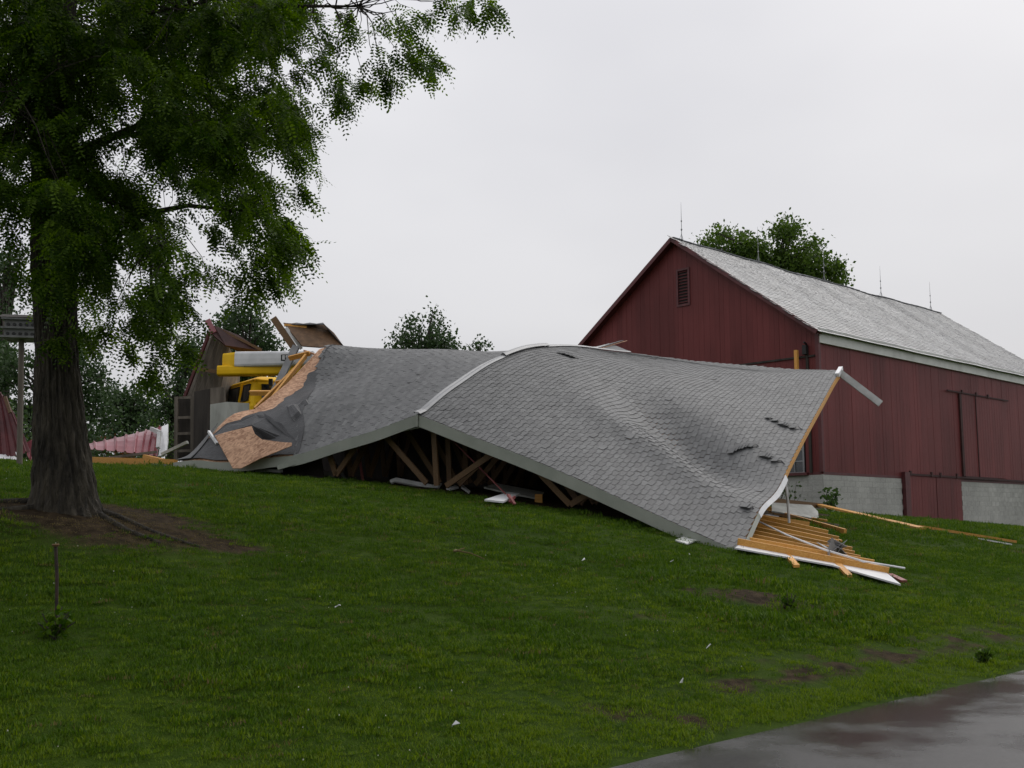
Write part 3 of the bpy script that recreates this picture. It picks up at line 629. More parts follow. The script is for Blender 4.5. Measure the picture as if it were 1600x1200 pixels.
# dark tears between shingles
def find_ql(px, py):
    best = (1e9, 0, 0)
    for q in np.linspace(.2, 5.95, 60):
        for L in np.linspace(.3, 11.3, 90):
            p = np.r_[rxy(q, L), S(q, L)]; dz_ = p[2] - EYE; dep = p[1] * CP + dz_ * SP; e2 = (800 + FPX * p[0] / dep - px) ** 2 + (600 - FPX * (dz_ * CP - p[1] * SP) / dep - py) ** 2
            if e2 < best[0]: best = (e2, q, L)
    return best[1:]
for pix in ([(1206, 657), (1222, 662), (1234, 668), (1260, 678)], [(1150, 704), (1160, 702), (1168, 700), (1182, 700)], [(1192, 714), (1205, 719), (1228, 727)], [(1168, 796), (1180, 800)], [(880, 555), (890, 558), (903, 563)]):
    ql = [find_ql(*k) for k in pix]; rows = []
    fine_ = []
    for (qa, La), (qb, Lb) in zip(ql, ql[1:]):
        for j in range(4): t_ = j / 4; jg = (.05 if j % 2 else -.04) * random.uniform(.6, 1.3); fine_.append((qa + (qb - qa) * t_, La + (Lb - La) * t_ + jg))
    fine_.append(ql[-1])
    for i, (q, L) in enumerate(fine_):
        w = random.uniform(.015, .05) if 0 < i < len(fine_) - 1 else .008; rows.append([SP3(q - w, L + w, .045), SP3(q + w * .3, L - w, .033)])
    part('tear', B().grid(rows, .01), 'felt', fallen, 'jagged dark tear in the shingles')
    for i in range(0, len(fine_) - 1, 2):                  # shingle tabs lifted along the tear
        q, L = fine_[i]; p, dn, al, n_ = frame(q, L); piece('shingle', fallen, 'shingle', p + n_ * .06 + dn * -.05, al * .1, unit(dn + n_ * .35) * .065, unit(n_ - dn * .35) * .004)
# ridge vent strips
for L0, L1, off in ((-.08, 3.62, .05), (3.45, 5.75, .11), (5.62, 11.4, .07)):
    rows = []
    for L in np.linspace(L0, L1, 18):
        p = np.r_[rxy(0, L), S(1e-4, max(L, 0))] + np.array([0, 0, off]); lo = SP3(.075, max(L, 0), max(off * .7, .045)); lo2 = SP3(-.05, max(min(L, 10), 0), max(off * .7, .05))
        sh = np.r_[LH * min(L, 0), 0]; rows.append([lo2 + sh, lo2 * .5 + p * .5 + np.array([0, 0, .012]) + sh, p + sh * 0, lo * .5 + p * .5 + np.array([0, 0, .012]) + sh, lo + sh])
    part('ridge_vent', B().grid(rows, .012), 'alu', fallen, smooth=False)
# rake fascia boards
for q0, q1 in ((0.02, RW + .03), (-6.08, -.02)):
    rows = []
    for q in np.linspace(q0, q1, 24):
        t_ = np.r_[rxy(q, -.06), S(min(max(q, -6.06), RW) if q0 > 0 else min(q, -1e-4), 0) - .005]; h = .215 if q > -3 else .2; rows.append([t_, t_ - np.array([0, 0, h])])
    part('fascia', B().grid(rows, -.03 if False else .03), 'fascia', fallen)
part('fascia_joint', B().box(np.r_[rxy(0, -.085), S(1e-4, 0) - .12], np.r_[PH, 0] * .02, np.r_[LH, 0] * .012, (0, 0, .115)), 'fascia', fallen)
rows = [[np.r_[rxy(q, -.02), S(q if abs(q) > 1e-3 else 1e-4, 0) - .21], np.r_[rxy(q, .5), S(q if abs(q) > 1e-3 else 1e-4, .5) - .2]] for q in np.linspace(-3.2, RW - .3, 20)]
part('soffit', B().grid(rows, .012), 'fascia', fallen)
# eave: white board at the front, raw wood edge behind
rows = []
for L in np.linspace(1.25, 3.5, 10):
    p = SP3(RW, L); o_ = np.r_[-PH, 0] * .03; rows.append([p + o_ + np.array([0, 0, .02]), p + o_ * 2.4 - np.array([0, 0, .075 + .015 * math.sin(L * 2.5)])])
part('eave_trim', B().grid(rows, .012), 'white', fallen, 'white bent eave trim board')
rows = []
for L in np.linspace(3.45, 10.42, 20):
    p = SP3(RW, L); o_ = np.r_[-PH, 0] * .02; rows.append([p + o_ + np.array([0, 0, .004]), p + o_ - np.array([0, 0, .11])])
part('eave_board', B().grid(rows, .03), 'lumber', fallen, 'raw split wood along the lifted eave')
rows = []
for L in np.linspace(-.02, 1.25, 6):
    p = SP3(RW, max(L, 0)); o_ = np.r_[-PH, 0] * .03; rows.append([p + o_ + np.array([0, 0, .015]), p + o_ * 2 - np.array([0, 0, .08])])
part('eave_trim', B().grid(rows, .012), 'fascia', fallen)
pc = SP3(RW, 10.3)
part('gutter', B().beam(pc + np.array([.0, -.02, .02]), P(1376, 631, pc[1] - .3), .13, .16), 'white_dirty', fallen, 'bent white gutter end sticking out from the lifted corner')
part('gutter_cap', B().beam(SP3(RW, 9.9, .04), SP3(RW, 10.5, .1), .1, .1), 'white', fallen)
pw = SP3(RW, 3.5)
part('trim_strip', B().tube([pw, P(1227, 752, pw[1] + .05), P(1231, 785, pw[1] + .1), P(1233, 817, pw[1] + .12)], [.025, .028, .028, .025], 6), 'white_dirty', fallen, 'thin pale strip dangling from the eave')
# trusses, front ones visible through the open gable
def tp(q, L, dz): return np.r_[rxy(q, L), S(q if abs(q) > 1e-3 else 1e-4, L) + dz]
def bt(q, L, dz=.12): g = rxy(q, L); return np.r_[g, float(H(*g)) + dz]
for k, L in enumerate((.28, .9, 1.5, 2.1, 2.7, 3.3, 3.9)):
    tr = part('truss', B().beam(bt(-3.0, L + .25, .0), bt(4.6, L + .25, .0), .045, .09), 'darkwood', fallen)
    for a, b_ in (((.0, -.28)), ((2, 4))) if False else ():
        pass
    jit = random.uniform(-.08, .08)
    webs = [((.13, -.2), (.22, .1)), ((-1.0, -.22), (.0, .12)), ((1.55, -.22), (.42, .12)), ((2.1, -.22), (2.95, .1)), ((3.45, -.2), (2.95, .1)), ((-1.5, -.2), (-2.1, .1)), ((-2.35, -.18), (-2.1, .1))]
    for (qa, za), (qb, zb) in webs:
        part('web', B().beam(tp(qa + jit, L, za), bt(qb + jit, L, zb), .045, .105, up=np.r_[PH, 0]), 'lumber_shaded_brown', tr)
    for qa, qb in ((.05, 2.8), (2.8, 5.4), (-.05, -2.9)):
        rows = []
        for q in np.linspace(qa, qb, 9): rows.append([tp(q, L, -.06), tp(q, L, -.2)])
        part('top_chord', B().grid(rows, .045), 'lumber_shaded_brown', tr)
# torn strand board and felt flaps on the left slope
def on_left(px, py, q, off): _, L, z = rc(px, py, q=q); g = rxy(q, L); return np.r_[g, z] + np.array([0, 0, 0]) 
pts = [P(336, 681, 22.1), P(352, 676, 22.05), P(372, 671, 21.95), P(393, 666, 21.85), P(398, 678, 21.6), P(410, 687, 21.4), P(425, 689, 21.25), P(440, 691, 21.1), P(456, 692, 20.95), P(455, 697, 20.9), P(408, 716, 21.05), P(377, 732, 21.15), P(364, 732, 21.25), P(350, 708, 21.75)]
part('sheathing_flap', B().sheet(pts, .015), 'osb', fallen, 'broken pinkish strand board sheet flopped over the front edge')
pts = [P(352, 709, 21.69), P(366, 703, 21.64), P(377, 697, 21.6), P(383, 696, 21.55), P(377, 699, 21.56), P(366, 706, 21.6)]
part('crack', B().sheet(pts, .012), 'felt', fallen)
pts = [P(334, 680, 22.5), P(352, 664, 22.6), P(400, 648, 22.5), P(420, 650, 22.3), P(440, 662, 21.9), P(462, 690, 21.45), P(440, 689, 21.6), P(415, 685, 21.85), P(400, 672, 22.0), P(393, 664, 22.05), P(352, 676, 22.28), P(336, 682, 22.36)]
part('felt_flap', B().sheet(pts, .01), 'felt', fallen, 'dark felt flap hanging over the broken sheathing')
pts = [P(412, 646, 22.35), P(421, 651, 22.2), P(463, 688, 21.35), P(460, 691, 21.35), P(417, 655, 22.2)]
part('felt_fold', B().sheet(pts, .02), 'felt', fallen)
rows = []
for i, t_ in enumerate(np.linspace(0, 1, 10)):
    a = P(447 + 34 * t_, 634 - 12 * t_, 22.9 + .1 * t_); c = P(463 + 34 * t_, 662 - 16 * t_ + 3 * math.sin(t_ * 13), 21.85 + .35 * t_)
    rows.append([a, (a * .65 + c * .35) + np.array([0, -.15, .08 + .04 * math.sin(t_ * 11)]), (a * .3 + c * .7) + np.array([0, -.2, .05 * math.sin(t_ * 7)]), c])
part('felt_curl', B().grid(rows, .012), 'felt', fallen, 'curled flap of felt and shingle')
part('drip_edge', B().beam(P(326, 674, 22.6), P(339, 693, 22.3), .05, .05), 'white', fallen)
# loose rafters showing between the truck and the torn edge
for a, b_, d0, d1 in (((478, 556), (412, 640), 25.4, 23.6), ((468, 570), (398, 640), 25.6, 24.0), ((484, 552), (452, 560), 25.4, 25.6), ((461, 592), (432, 599), 25.0, 25.4), ((446, 614), (391, 614), 24.6, 25.2), ((448, 605), (400, 655), 25.0, 24.4)):
    part('rafter', B().beam(P(*a, d0), P(*b_, d1), .05, .12, up=(0, -.6, .8)), 'lumber', fallen)
# dark panels added inside the garage to keep out light from behind
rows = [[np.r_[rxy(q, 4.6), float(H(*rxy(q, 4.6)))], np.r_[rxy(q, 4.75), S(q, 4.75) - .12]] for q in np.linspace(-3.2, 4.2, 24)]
gw = thing('added_dark_partition', 'added dark partition wall blocking light under the fallen roof behind the trusses', 'wall', onground(rxy(0, 4.6)))
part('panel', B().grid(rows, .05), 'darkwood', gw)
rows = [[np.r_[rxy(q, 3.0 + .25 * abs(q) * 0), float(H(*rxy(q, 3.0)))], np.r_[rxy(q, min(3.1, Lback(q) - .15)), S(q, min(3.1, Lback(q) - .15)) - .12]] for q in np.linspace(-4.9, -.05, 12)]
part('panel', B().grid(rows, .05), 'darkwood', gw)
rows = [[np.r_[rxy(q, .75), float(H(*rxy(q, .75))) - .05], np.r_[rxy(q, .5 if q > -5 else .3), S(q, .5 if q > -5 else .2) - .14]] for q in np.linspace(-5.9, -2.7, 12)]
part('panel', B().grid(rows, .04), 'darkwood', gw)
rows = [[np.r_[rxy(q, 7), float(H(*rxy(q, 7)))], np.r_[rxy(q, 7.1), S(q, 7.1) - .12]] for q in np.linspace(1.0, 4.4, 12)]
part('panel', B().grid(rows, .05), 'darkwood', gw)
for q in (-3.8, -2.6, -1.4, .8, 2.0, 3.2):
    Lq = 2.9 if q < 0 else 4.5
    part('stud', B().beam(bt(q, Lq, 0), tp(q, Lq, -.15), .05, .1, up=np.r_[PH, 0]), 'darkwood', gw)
#--NEXT--

# ------------------------------------------------------------------ fallen wall of studs beside the roof's right foot
def gp(px, py, dz=0.0): p = G(px, py); return p + np.array([0, 0, dz])
fw = thing('stud_wall', 'toppled wall of yellow studs on white siding at the foot of the roof', 'wall', gp(1270, 880))
sd = [gp(1149, 866, .09), gp(1300, 893, .09), gp(1408, 923, .08), gp(1380, 902, .1), gp(1250, 872, .1), gp(1165, 855, .1)]
part('siding', B().sheet(sd, .025, nrm=(0, -.1, 1)), 'white', fw, 'white siding sheet under the studs')
b = B()
for t_ in np.linspace(.1, .9, 7):
    pass
st = [((1153, 861), (1391, 908), .105), ((1157, 856), (1371, 896), .10), ((1162, 850), (1352, 889), .10), ((1166, 844), (1338, 881), .105), ((1170, 838), (1330, 873), .10), ((1174, 832), (1316, 863), .105), ((1179, 826), (1309, 855), .10), ((1184, 820), (1296, 846), .105)]
for i, (a, c, h) in enumerate(st):
    pa, pb = gp(*a, .15), gp(*c, .15); pb = pb + (pb - pa) * random.uniform(-.04, .03); part('stud', B().beam(pa, pb, .038, h, up=(random.uniform(-.08, .08), -.12, 1)), 'lumber', fw)
part('plate', B().beam(gp(1157, 858, .12), gp(1186, 812, .12), .05, .1), 'lumber', fw)
for a, c in (((1224, 872), (1245, 889)), ((1306, 890), (1328, 905)), ((1190, 818), (1206, 827))): part('brace', B().beam(gp(*a, .12), gp(*c, .04), .09, .045), 'lumber', fw)
loose = [('loose_stud', 'lumber', (1186, 815), (1263, 826), .09, .12, 'short thick yellow stud on the back edge of the stud pile', 'stud'),
         ('loose_stud', 'lumber', (1212, 806), (1321, 836), .06, .1, 'long yellow stud reaching farthest right behind the stud pile', 'stud'),
         ('loose_stud', 'lumber', (1198, 799), (1277, 810), .06, .1, 'yellow stud lying just below the grey fallen panel', 'stud'),
         ('loose_stud', 'lumber', (1202, 803), (1292, 817), .06, .05, 'thin yellow stud with its end in the grass under the panel', 'stud'),
         ('loose_board', 'oldwood', (1275, 820), (1310, 824), .08, .05, 'short dark board in the grass behind the stud pile', 'board'),
         ('loose_stud', 'lumber', (1283, 837), (1315, 849), .04, .04, 'slim short yellow batten between the studs and the lawn', 'batten'),
         ('brown_board', 'redpaint', (1390, 903), (1413, 913), .1, .04, 'short reddish board past the end of the studs', 'board'),
         ('barn_beam', 'lumber_shaded_brown', (1203, 782), (1285, 791), .1, .17, 'brown beam lying along the barn corner behind the dangling strip', 'beam'),
         ('long_plank', 'lumber', (1280, 789), (1440, 829), .2, .06, 'long pale plank sloping down along the barn foundation', 'plank'),
         ('long_plank', 'lumber', (1436, 826), (1588, 850), .14, .06, 'long plank lying in the grass before the barn doors', 'plank'),
         ('white_strip', 'white', (1530, 845), (1580, 853), .12, .03, 'white strip beside the plank near the barn doors', 'strip')]
for nm, m, a, c, w, h, lab, cat in loose:
    pa, pb = gp(*a, h / 2 + .03), gp(*c, h / 2 + .02)
    if nm == 'barn_beam': pa, pb = P(*a, 33.0), P(*c, 35.5)
    if a == (1280, 789): pa = P(*a, 35.2)
    solo(nm, B().beam(pa, pb, w, h), m, lab, cat)
solo('metal_strip', B().tube([gp(1180, 838, .3), gp(1230, 862, .28), gp(1290, 885, .26), gp(1350, 900, .22), gp(1414, 902, .14)], [.018] * 5, 6), 'white', 'long thin white strip bent across the yellow studs', 'strip')
bb = B(); c = gp(1315, 886, .3)
for i in range(9):
    a = RNG.normal(0, .13, 3) * np.array([1, 1, .45]); e = RNG.normal(0, 1, (2, 3)); e0 = unit(e[0]) * .14; e1 = unit(e[1]) * .1
    bb.sheet([c + a - e0 - e1, c + a + e0 - e1 * .6, c + a + e0 * .8 + e1, c + a - e0 * .9 + e1], .008)
solo('crumpled_flashing', bb, 'alu', 'crumpled scrap of pale flashing on top of the studs', 'flashing')
pts = [gp(1204, 793, .1), gp(1280, 797, .1), P(1279, 808, gp(1280, 812)[1]) , gp(1272, 812, .02), gp(1210, 805, .02)]
pd = gp(1245, 812)
pts = [P(1206, 786, pd[1] + .9), P(1268, 790, pd[1] + .9), P(1278, 800, pd[1] + .6), P(1279, 812, pd[1] + .2), P(1206, 799, pd[1] + .2)]
solo('leaning_sheet', B().sheet(pts, .03), 'greypanel', 'pale grey panel leaning under the brown beam by the barn', 'panel')
pts = [P(1203, 804, gp(1203, 806)[1]), P(1218, 806, gp(1203, 806)[1]), P(1212, 814, gp(1212, 815)[1]), P(1186, 811, gp(1190, 812)[1]), P(1186, 806, gp(1190, 812)[1] + .2)]
solo('bent_sheet', B().sheet(pts, .02), 'alu', 'small bent metal sheet at the lower end of the eave trim', 'sheet')
pst = bp_(-.35, .85, 0); solo('timber_post', B().beam(bp_(-.3, .72, P(1262, 596, 38)[2]), bp_(-.3, .72, P(1262, 545, 38)[2]), .12, .12, up=Uv), 'lumber', 'bright yellow upright timber beside the lamp on the barn corner', 'timber')

# ------------------------------------------------------------------ things under and before the open gable
def rod(name, m, a, c, da, dc, r, lab, cat): return solo(name, B().tube([P(*a, da), P(*c, dc)], [r, r], 7), m, lab, cat)
g = G(540, 749)
rod('metal_pole', 'steel', (505, 700), (541, 749), g[1] + .25, g[1], .035, 'pale grey pole propped slantwise under the left rake', 'pole')
g = G(567, 752)
rod('striped_pole', 'redpaint', (558, 690), (567, 752), g[1] + .2, g[1], .03, 'thin red pole standing upright under the left rake', 'pole')
g = G(800, 786)
rod('red_rod', 'redpaint', (697, 678), (802, 784), g[1] + 1.6, g[1], .014, 'long thin red rod slanting down before the trusses', 'rod')
g = G(648, 760)
solo('downspout', B().tube([P(611, 753, g[1] + .15), P(618, 750, g[1] + .12), P(680, 762, g[1]), P(684, 761, g[1] - .02), P(688, 754, g[1] - .03)], [.05, .055, .055, .05, .045], 8), 'white_dirty', 'white downspout with a bent elbow lying before the king posts', 'downspout')
g = G(785, 790)
solo('white_board', B().sheet([G(757, 790) + (0, 0, .09), G(786, 793) + (0, 0, .09), P(812, 781, G(806, 783)[1]) + (0, 0, .1), P(795, 778, G(797, 780)[1]) + (0, 0, .1)], .03), 'white', 'short white board on the grass below the red rod', 'board')
solo('red_bracket', B().beam(P(794, 773, g[1] + .1), P(804, 788, g[1] - .05), .05, .04).beam(P(804, 776, g[1] + .1), P(796, 785, g[1]), .04, .04), 'redpaint', 'small red bracket at the lower end of the thin rod', 'bracket')
dq = G(820, 785)[1] + .5
solo('grey_sheet', B().sheet([P(756, 762, dq + .4), P(775, 756, dq + .9), P(850, 770, dq + .7), P(838, 779, dq), P(800, 772, dq + .1)], .03), 'greypanel', 'grey sheet sagging under the trusses behind the white board', 'sheet')
solo('small_scrap', B().sheet([G(697, 766) + (0, 0, .03), G(703, 768) + (0, 0, .03), G(717, 766) + (0, 0, .05), G(712, 763) + (0, 0, .05)], .03), 'white_dirty', 'small flat pale scrap just right of the downspout', 'scrap')
solo('small_scrap', B().sheet([G(722, 764) + (0, 0, .08), G(735, 771) + (0, 0, .03), G(733, 772) + (0, 0, .02), G(720, 766) + (0, 0, .05)], .03), 'white_dirty', 'narrow pale splinter right of the flat scrap', 'scrap')
solo('small_block', B().box(G(842, 787) + np.array([0, .25, .09]), (.07, 0, 0), (0, .05, 0), (0, 0, .09)), 'lumber', 'small wood block standing under the grey sheet', 'block')
solo('sill_timber', B().beam(G(430, 737) + (0, .1, .06), G(520, 745) + (0, .25, .06), .14, .12), 'greypanel', 'grey sill timber half sunk in grass under the left rake', 'timber')
solo('grey_batten', B().beam(P(434, 731, 21.0), P(480, 717, 20.9), .05, .09), 'fascia', 'grey batten slanting below the left rake', 'batten')
solo('rake_scrap', B().sheet([G(1056, 849) + (0, .1, .04), G(1075, 855) + (0, .1, .04), G(1098, 853) + (0, .3, .09), G(1080, 847) + (0, .3, .1)], .02), 'white_dirty', 'crumpled pale scrap in the grass at the low end of the rake', 'scrap')
for k, (px, py, lab) in enumerate(((912, 882, 'tiny white scrap alone on the lawn below the rake'), (1078, 872, 'tiny white scrap left of the bare soil patch'), (1050, 884, 'pale torn scrap just above the bare soil'),
        (714, 1146, 'pale leaf scrap near the lower edge of the lawn'), (526, 959, 'white curled scrap in the shaded grass right of the iron stake'), (1108, 1020, 'white scrap in the bright grass above the road verge'), (1066, 1076, 'pale leaf scrap in the bright grass left of the verge'))):
    c = G(px, py) + np.array([0, 0, .05]); e = RNG.normal(0, .012, (4, 3)); s_ = .022
    solo('lawn_scrap', B().sheet([c + (-s_, -s_ * .5, 0) + e[0], c + (s_, -s_ * .6, .02) + e[1], c + (s_ * .8, s_ * .6, .03) + e[2], c + (-s_ * .7, s_ * .5, 0) + e[3]], .006), 'white', lab, 'scrap')
a, c = G(713, 868) + np.array([0, 0, .06]), G(757, 880) + np.array([0, 0, .05])
solo('dry_twig', B().tube([a, (a + c) / 2 + (0, 0, .02), c], [.012, .01, .006], 6).tube([a, a + (.1, .1, .03)], [.012, .008], 5).tube([a, a + (-.03, -.12, .0)], [.02, .012], 5), 'blade_dry', 'straw-coloured broken twig on the open lawn', 'twig')

# ------------------------------------------------------------------ left of the roof: truck, broken shed, metal sheets
TD = 28.0
truck = thing('bucket_truck', 'yellow boom truck buried in the wreck behind the torn roof edge', 'truck', onground(P(400, 640, TD)))
def front(px, py, dd=0.0): return P(px, py, TD + dd)
gz = float(H(*P(400, 640, TD)[:2]))
cA = front(392, 640); corner = np.array([cA[0], cA[1], 0])
L1 = unit(np.r_[front(352, 640, 1.7)[:2] - cA[:2], 0]); R1 = unit(np.array([-L1[1], L1[0], 0])); R1 = R1 if R1[0] > 0 else -R1
def tk(a, b_, z): return np.array([corner[0], corner[1], 0]) + L1 * a + R1 * b_ + np.array([0, 0, z])
zr = front(392, 590)[2] + .05; zb = zr - 1.8
CL, CW = 2.45, 1.8
b = B()                                                       # cab shell with rounded roof, in rings
rings = [(zb, 0), (zb + 1.0, 0), (zb + 1.06, .02), (zr - .14, .1), (zr - .06, .14), (zr, .22), (zr + .05, .36), (zr + .09, .6)]
prof = []
for z, i_ in rings:
    ring = []
    for a, b_ in ((0, 0), (CL, 0), (CL, CW), (0, CW)):
        sa = i_ if a == 0 else a - i_; sb_ = i_ if b_ == 0 else b_ - i_
        for q in range(4):
            ang = {(0, 0): math.pi, (CL, 0): 1.5 * math.pi, (CL, CW): 0, (0, CW): .5 * math.pi}[(a, b_)] + q * math.pi / 6
            r_ = .12; ca = sa + (r_ if a == 0 else -r_); cb = sb_ + (r_ if b_ == 0 else -r_)
            ring.append(tk(ca + r_ * math.cos(ang), cb + r_ * math.sin(ang), z))
    prof.append(ring)
n0 = 16
for ring in prof: b.v += ring
for i in range(len(prof) - 1):
    for k in range(n0): b.f.append([i * n0 + k, i * n0 + (k + 1) % n0, (i + 1) * n0 + (k + 1) % n0, (i + 1) * n0 + k])
b.f.append([(len(prof) - 1) * n0 + k for k in range(n0)])
cab = part('cab', b, 'yellow', truck)
part('drip_rail', B().beam(tk(.15, .12, zr - .09), tk(CL - .15, .12, zr - .09), .05, .04).beam(tk(.12, .15, zr - .09), tk(.12, CW - .15, zr - .09), .05, .04), 'yellow', cab)
def wquad(name, a0, a1, b0, b1, z0, z1, m, par, off, face):
    # on the cab's side face (face 0: along L1) or rear face (face 1: along R1); faces lean in with height
    lean = lambda z: .02 + .08 * max(0, (z - zb - 1.06) / (zr - .14 - zb - 1.06))
    if face == 0: pts = [tk(a0, lean(z0) - off, z0), tk(a1, lean(z0) - off, z0), tk(a1, lean(z1) - off, z1), tk(a0, lean(z1) - off, z1)]
    else: pts = [tk(lean(z0) - off, b0, z0), tk(lean(z0) - off, b1, z0), tk(lean(z1) - off, b1, z1), tk(lean(z1) - off, b0, z1)]
    return part(name, B().sheet(pts, .02), m, par)
z1 = zr - .19; z0 = z1 - .44; zbelt = z0 - .07
w1 = wquad('window', 1.15, 2.05, 0, 0, z0, z1, 'glass_dark', cab, .02, 0)
w2 = wquad('window', .3, .78, 0, 0, z0, z1, 'glass_dark', cab, .02, 0)
w3 = wquad('rear_window', 0, 0, .3, 1.4, z0 + .06, z1, 'glass_dark', cab, .02, 1)
for a0, a1, w_ in ((1.15, 2.05, w1), (.3, .78, w2)):
    for aa in (a0, a1): part('seal', B().beam(tk(aa, -.0, z0), tk(aa, .08, z1), .03, .05), 'black', w_)
    for zz in (z0, z1): part('seal', B().beam(tk(a0, -.01 if zz == z0 else .07, zz), tk(a1, -.01 if zz == z0 else .07, zz), .05, .025), 'black', w_)
part('door_pillar', B().beam(tk(.96, -.02, zb + .2), tk(.96, .07, zr - .12), .05, .05), 'yellow', cab)
part('belt_line', B().beam(tk(.14, -.005, zbelt), tk(CL - .14, -.005, zbelt), .03, .04).beam(tk(-.005, .14, zbelt), tk(-.005, CW - .14, zbelt), .03, .04), 'yellow', cab)
part('hood', B().box(tk(CL + .45, CW / 2, zb + .35), L1 * .5, R1 * (CW / 2 - .12), (0, 0, .4)), 'yellow', truck)
part('chassis', B().box(tk(-1.5, CW / 2, zb - .15), L1 * 4.0, R1 * .45, (0, 0, .14)), 'black', truck)
for a in (1.6, -3.6):
    for s_ in (.1, CW - .1):
        w_ = part('wheel', B().tube([tk(a, s_ - .12, gz + .45), tk(a, s_ - .1, gz + .45), tk(a, s_ + .1, gz + .45), tk(a, s_ + .12, gz + .45)], [.38, .45, .45, .38], 20), 'black', truck)
        part('rim', B().tube([tk(a, s_ - .13, gz + .45), tk(a, s_ + .13, gz + .45)], [.24, .24], 14), 'steel', w_)
# booms above the cab, lying across the picture
bdir = 0.25
def boom(px0, px1, y0a, y0b, y1a, y1b, d0, d1, dep): # rounded box between two picture columns
    A_ = [P(px0, y0a, d0), P(px0, y0b, d0)]; C_ = [P(px1, y1a, d1), P(px1, y1b, d1)]; bq = B(); rings = []
    for (t_, bo) in (A_, C_):
        h = (t_[2] - bo[2]) / 2; c = (t_ + bo) / 2; ring = []
        for k in range(16):
            an = 2 * math.pi * k / 16; cx = math.copysign(abs(math.cos(an)) ** .45, math.cos(an)); cz = math.copysign(abs(math.sin(an)) ** .45, math.sin(an))
            ring.append(c + np.array([0, cx * dep, cz * h]))
        rings.append(ring)
    bq.v = rings[0] + rings[1]
    bq.f = [[k, (k + 1) % 16, 16 + (k + 1) % 16, 16 + k] for k in range(16)] + [list(range(16))[::-1], list(range(16, 32))]
    return bq
part('lower_boom', boom(342, 475, 572, 588, 567, 586, 28.3, 27.6, .2), 'yellow', truck, smooth=False)
ub = part('upper_boom', boom(369, 490, 550, 575, 549, 571, 28.1, 27.2, .18), 'white', truck, 'white insulated upper boom')
part('boom_tip', boom(350, 369, 553, 575, 551, 576, 28.4, 28.1, .17), 'yellow', ub)
part('boom_joint', boom(384.5, 385.5, 549.5, 575.5, 549.5, 575.5, 28.0, 28.0, .185), 'steel', ub)
pl = part('boom_plate', B().sheet([P(439, 554, 27.2), P(452, 553.5, 27.18), P(452, 564, 27.18), P(439, 564, 27.2)], .01), 'black', ub)
part('plate_mark', B().sheet([P(441, 555, 27.17), P(445, 555, 27.17), P(445, 562, 27.17), P(441, 562, 27.17)], .008), 'white', pl)
part('plate_mark', B().sheet([P(446.5, 555, 27.16), P(450.5, 555, 27.15), P(450.5, 558.5, 27.15), P(446.5, 558.5, 27.16)], .008), 'white', pl)
part('boom_rest', B().beam(P(423, 592, 28.2), P(423, 602, 28.2), .1, .1, up=(0, 1, 0)), 'black', truck)

solo('steel_post', B().beam(P(463, 541, 26.2), P(428, 613, 25.9), .17, .1, up=(0, -1, .3)), 'steel', 'grey steel post leaning across the yellow boom', 'post')
solo('raised_timber', B().beam(P(427, 497, 26.3), P(459, 543, 26.2), .17, .06, up=(0, -1, .2)), 'lumber_shaded_brown', 'brown timber pointing skyward above the steel post', 'timber')
solo('white_lath', B().beam(P(447, 512, 26.25), P(471, 545, 26.15), .08, .03, up=(0, -1, .2)), 'white_dirty', 'narrow chipped white lath beside the raised timber', 'lath')
dp = thing('upended_deck_panel', 'brown roof deck panel tipped up against the sky above the torn edge', 'deck panel', P(490, 545, 26.6))
part('sheet', B().sheet([P(443, 505, 26.4), P(470, 507, 26.5), P(505, 506, 26.7), P(522, 521, 26.6), P(536, 540, 26.4), P(500, 543, 26.0), P(472, 541, 25.9)], .03), 'deck_under', dp)
part('edge_batten', B().beam(P(444, 508, 26.35), P(479, 511, 26.45), .06, .06), 'lumber', dp)
rows = [[P(443 + k * 10.3, 504 + (1.5 if k % 2 else 0) + max(0, k - 6) * 11.5, 26.6), P(445 + k * 10.3, 506.5 + max(0, k - 6) * 11.5, 26.35)] for k in range(10)]
part('felt_edge', B().grid(rows, .02), 'felt', dp)
part('curled_edge', B().beam(P(476, 548, 25.6), P(498, 556, 25.3), .08, .04), 'osb', dp)

shed = thing('broken_shed', 'weathered leaning end wall of a wrecked shed beside the truck', 'shed', onground(P(310, 700, 29.0)))
wall_pts = [P(331, 522, 28.6), P(358, 542, 28.6), P(362, 556, 30.2), P(374, 585, 30.4), P(374, 616, 30.4), P(335, 650, 28.8), P(300, 700, 28.7), P(277, 700, 28.9), P(285, 628, 28.9)]
part('wall', B().sheet(wall_pts, .05), 'oldwood', shed)
for k in range(5):
    t_ = (k + .5) / 5; a = P(331, 522, 28.53) * (1 - t_) + P(358, 542, 28.53) * t_; c = P(285 + 50 * t_, 640, 28.6)
    part('batten', B().beam(a, c, .012, .02, up=(0, -1, .2)), 'oldwood', shed)
part('corner_trim', B().beam(P(328, 518, 28.4), P(281, 640, 28.7), .07, .1, up=(0, -1, .3)), 'redtrim', shed)
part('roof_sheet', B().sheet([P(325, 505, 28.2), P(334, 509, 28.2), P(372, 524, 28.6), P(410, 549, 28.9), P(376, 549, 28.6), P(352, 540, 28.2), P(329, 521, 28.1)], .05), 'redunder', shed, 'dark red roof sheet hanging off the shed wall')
part('eave_lath', B().beam(P(345, 516, 28.3), P(409, 547, 28.8), .05, .07), 'lumber_shaded_brown', shed)
part('fascia_end', B().beam(P(324, 500, 28.15), P(334, 520, 28.1), .16, .06, up=(0, -1, .2)), 'redmetal', shed)
part('tie', B().beam(P(313, 577, 28.4), P(352, 583, 28.4), .05, .1), 'lumber_shaded_brown', shed)
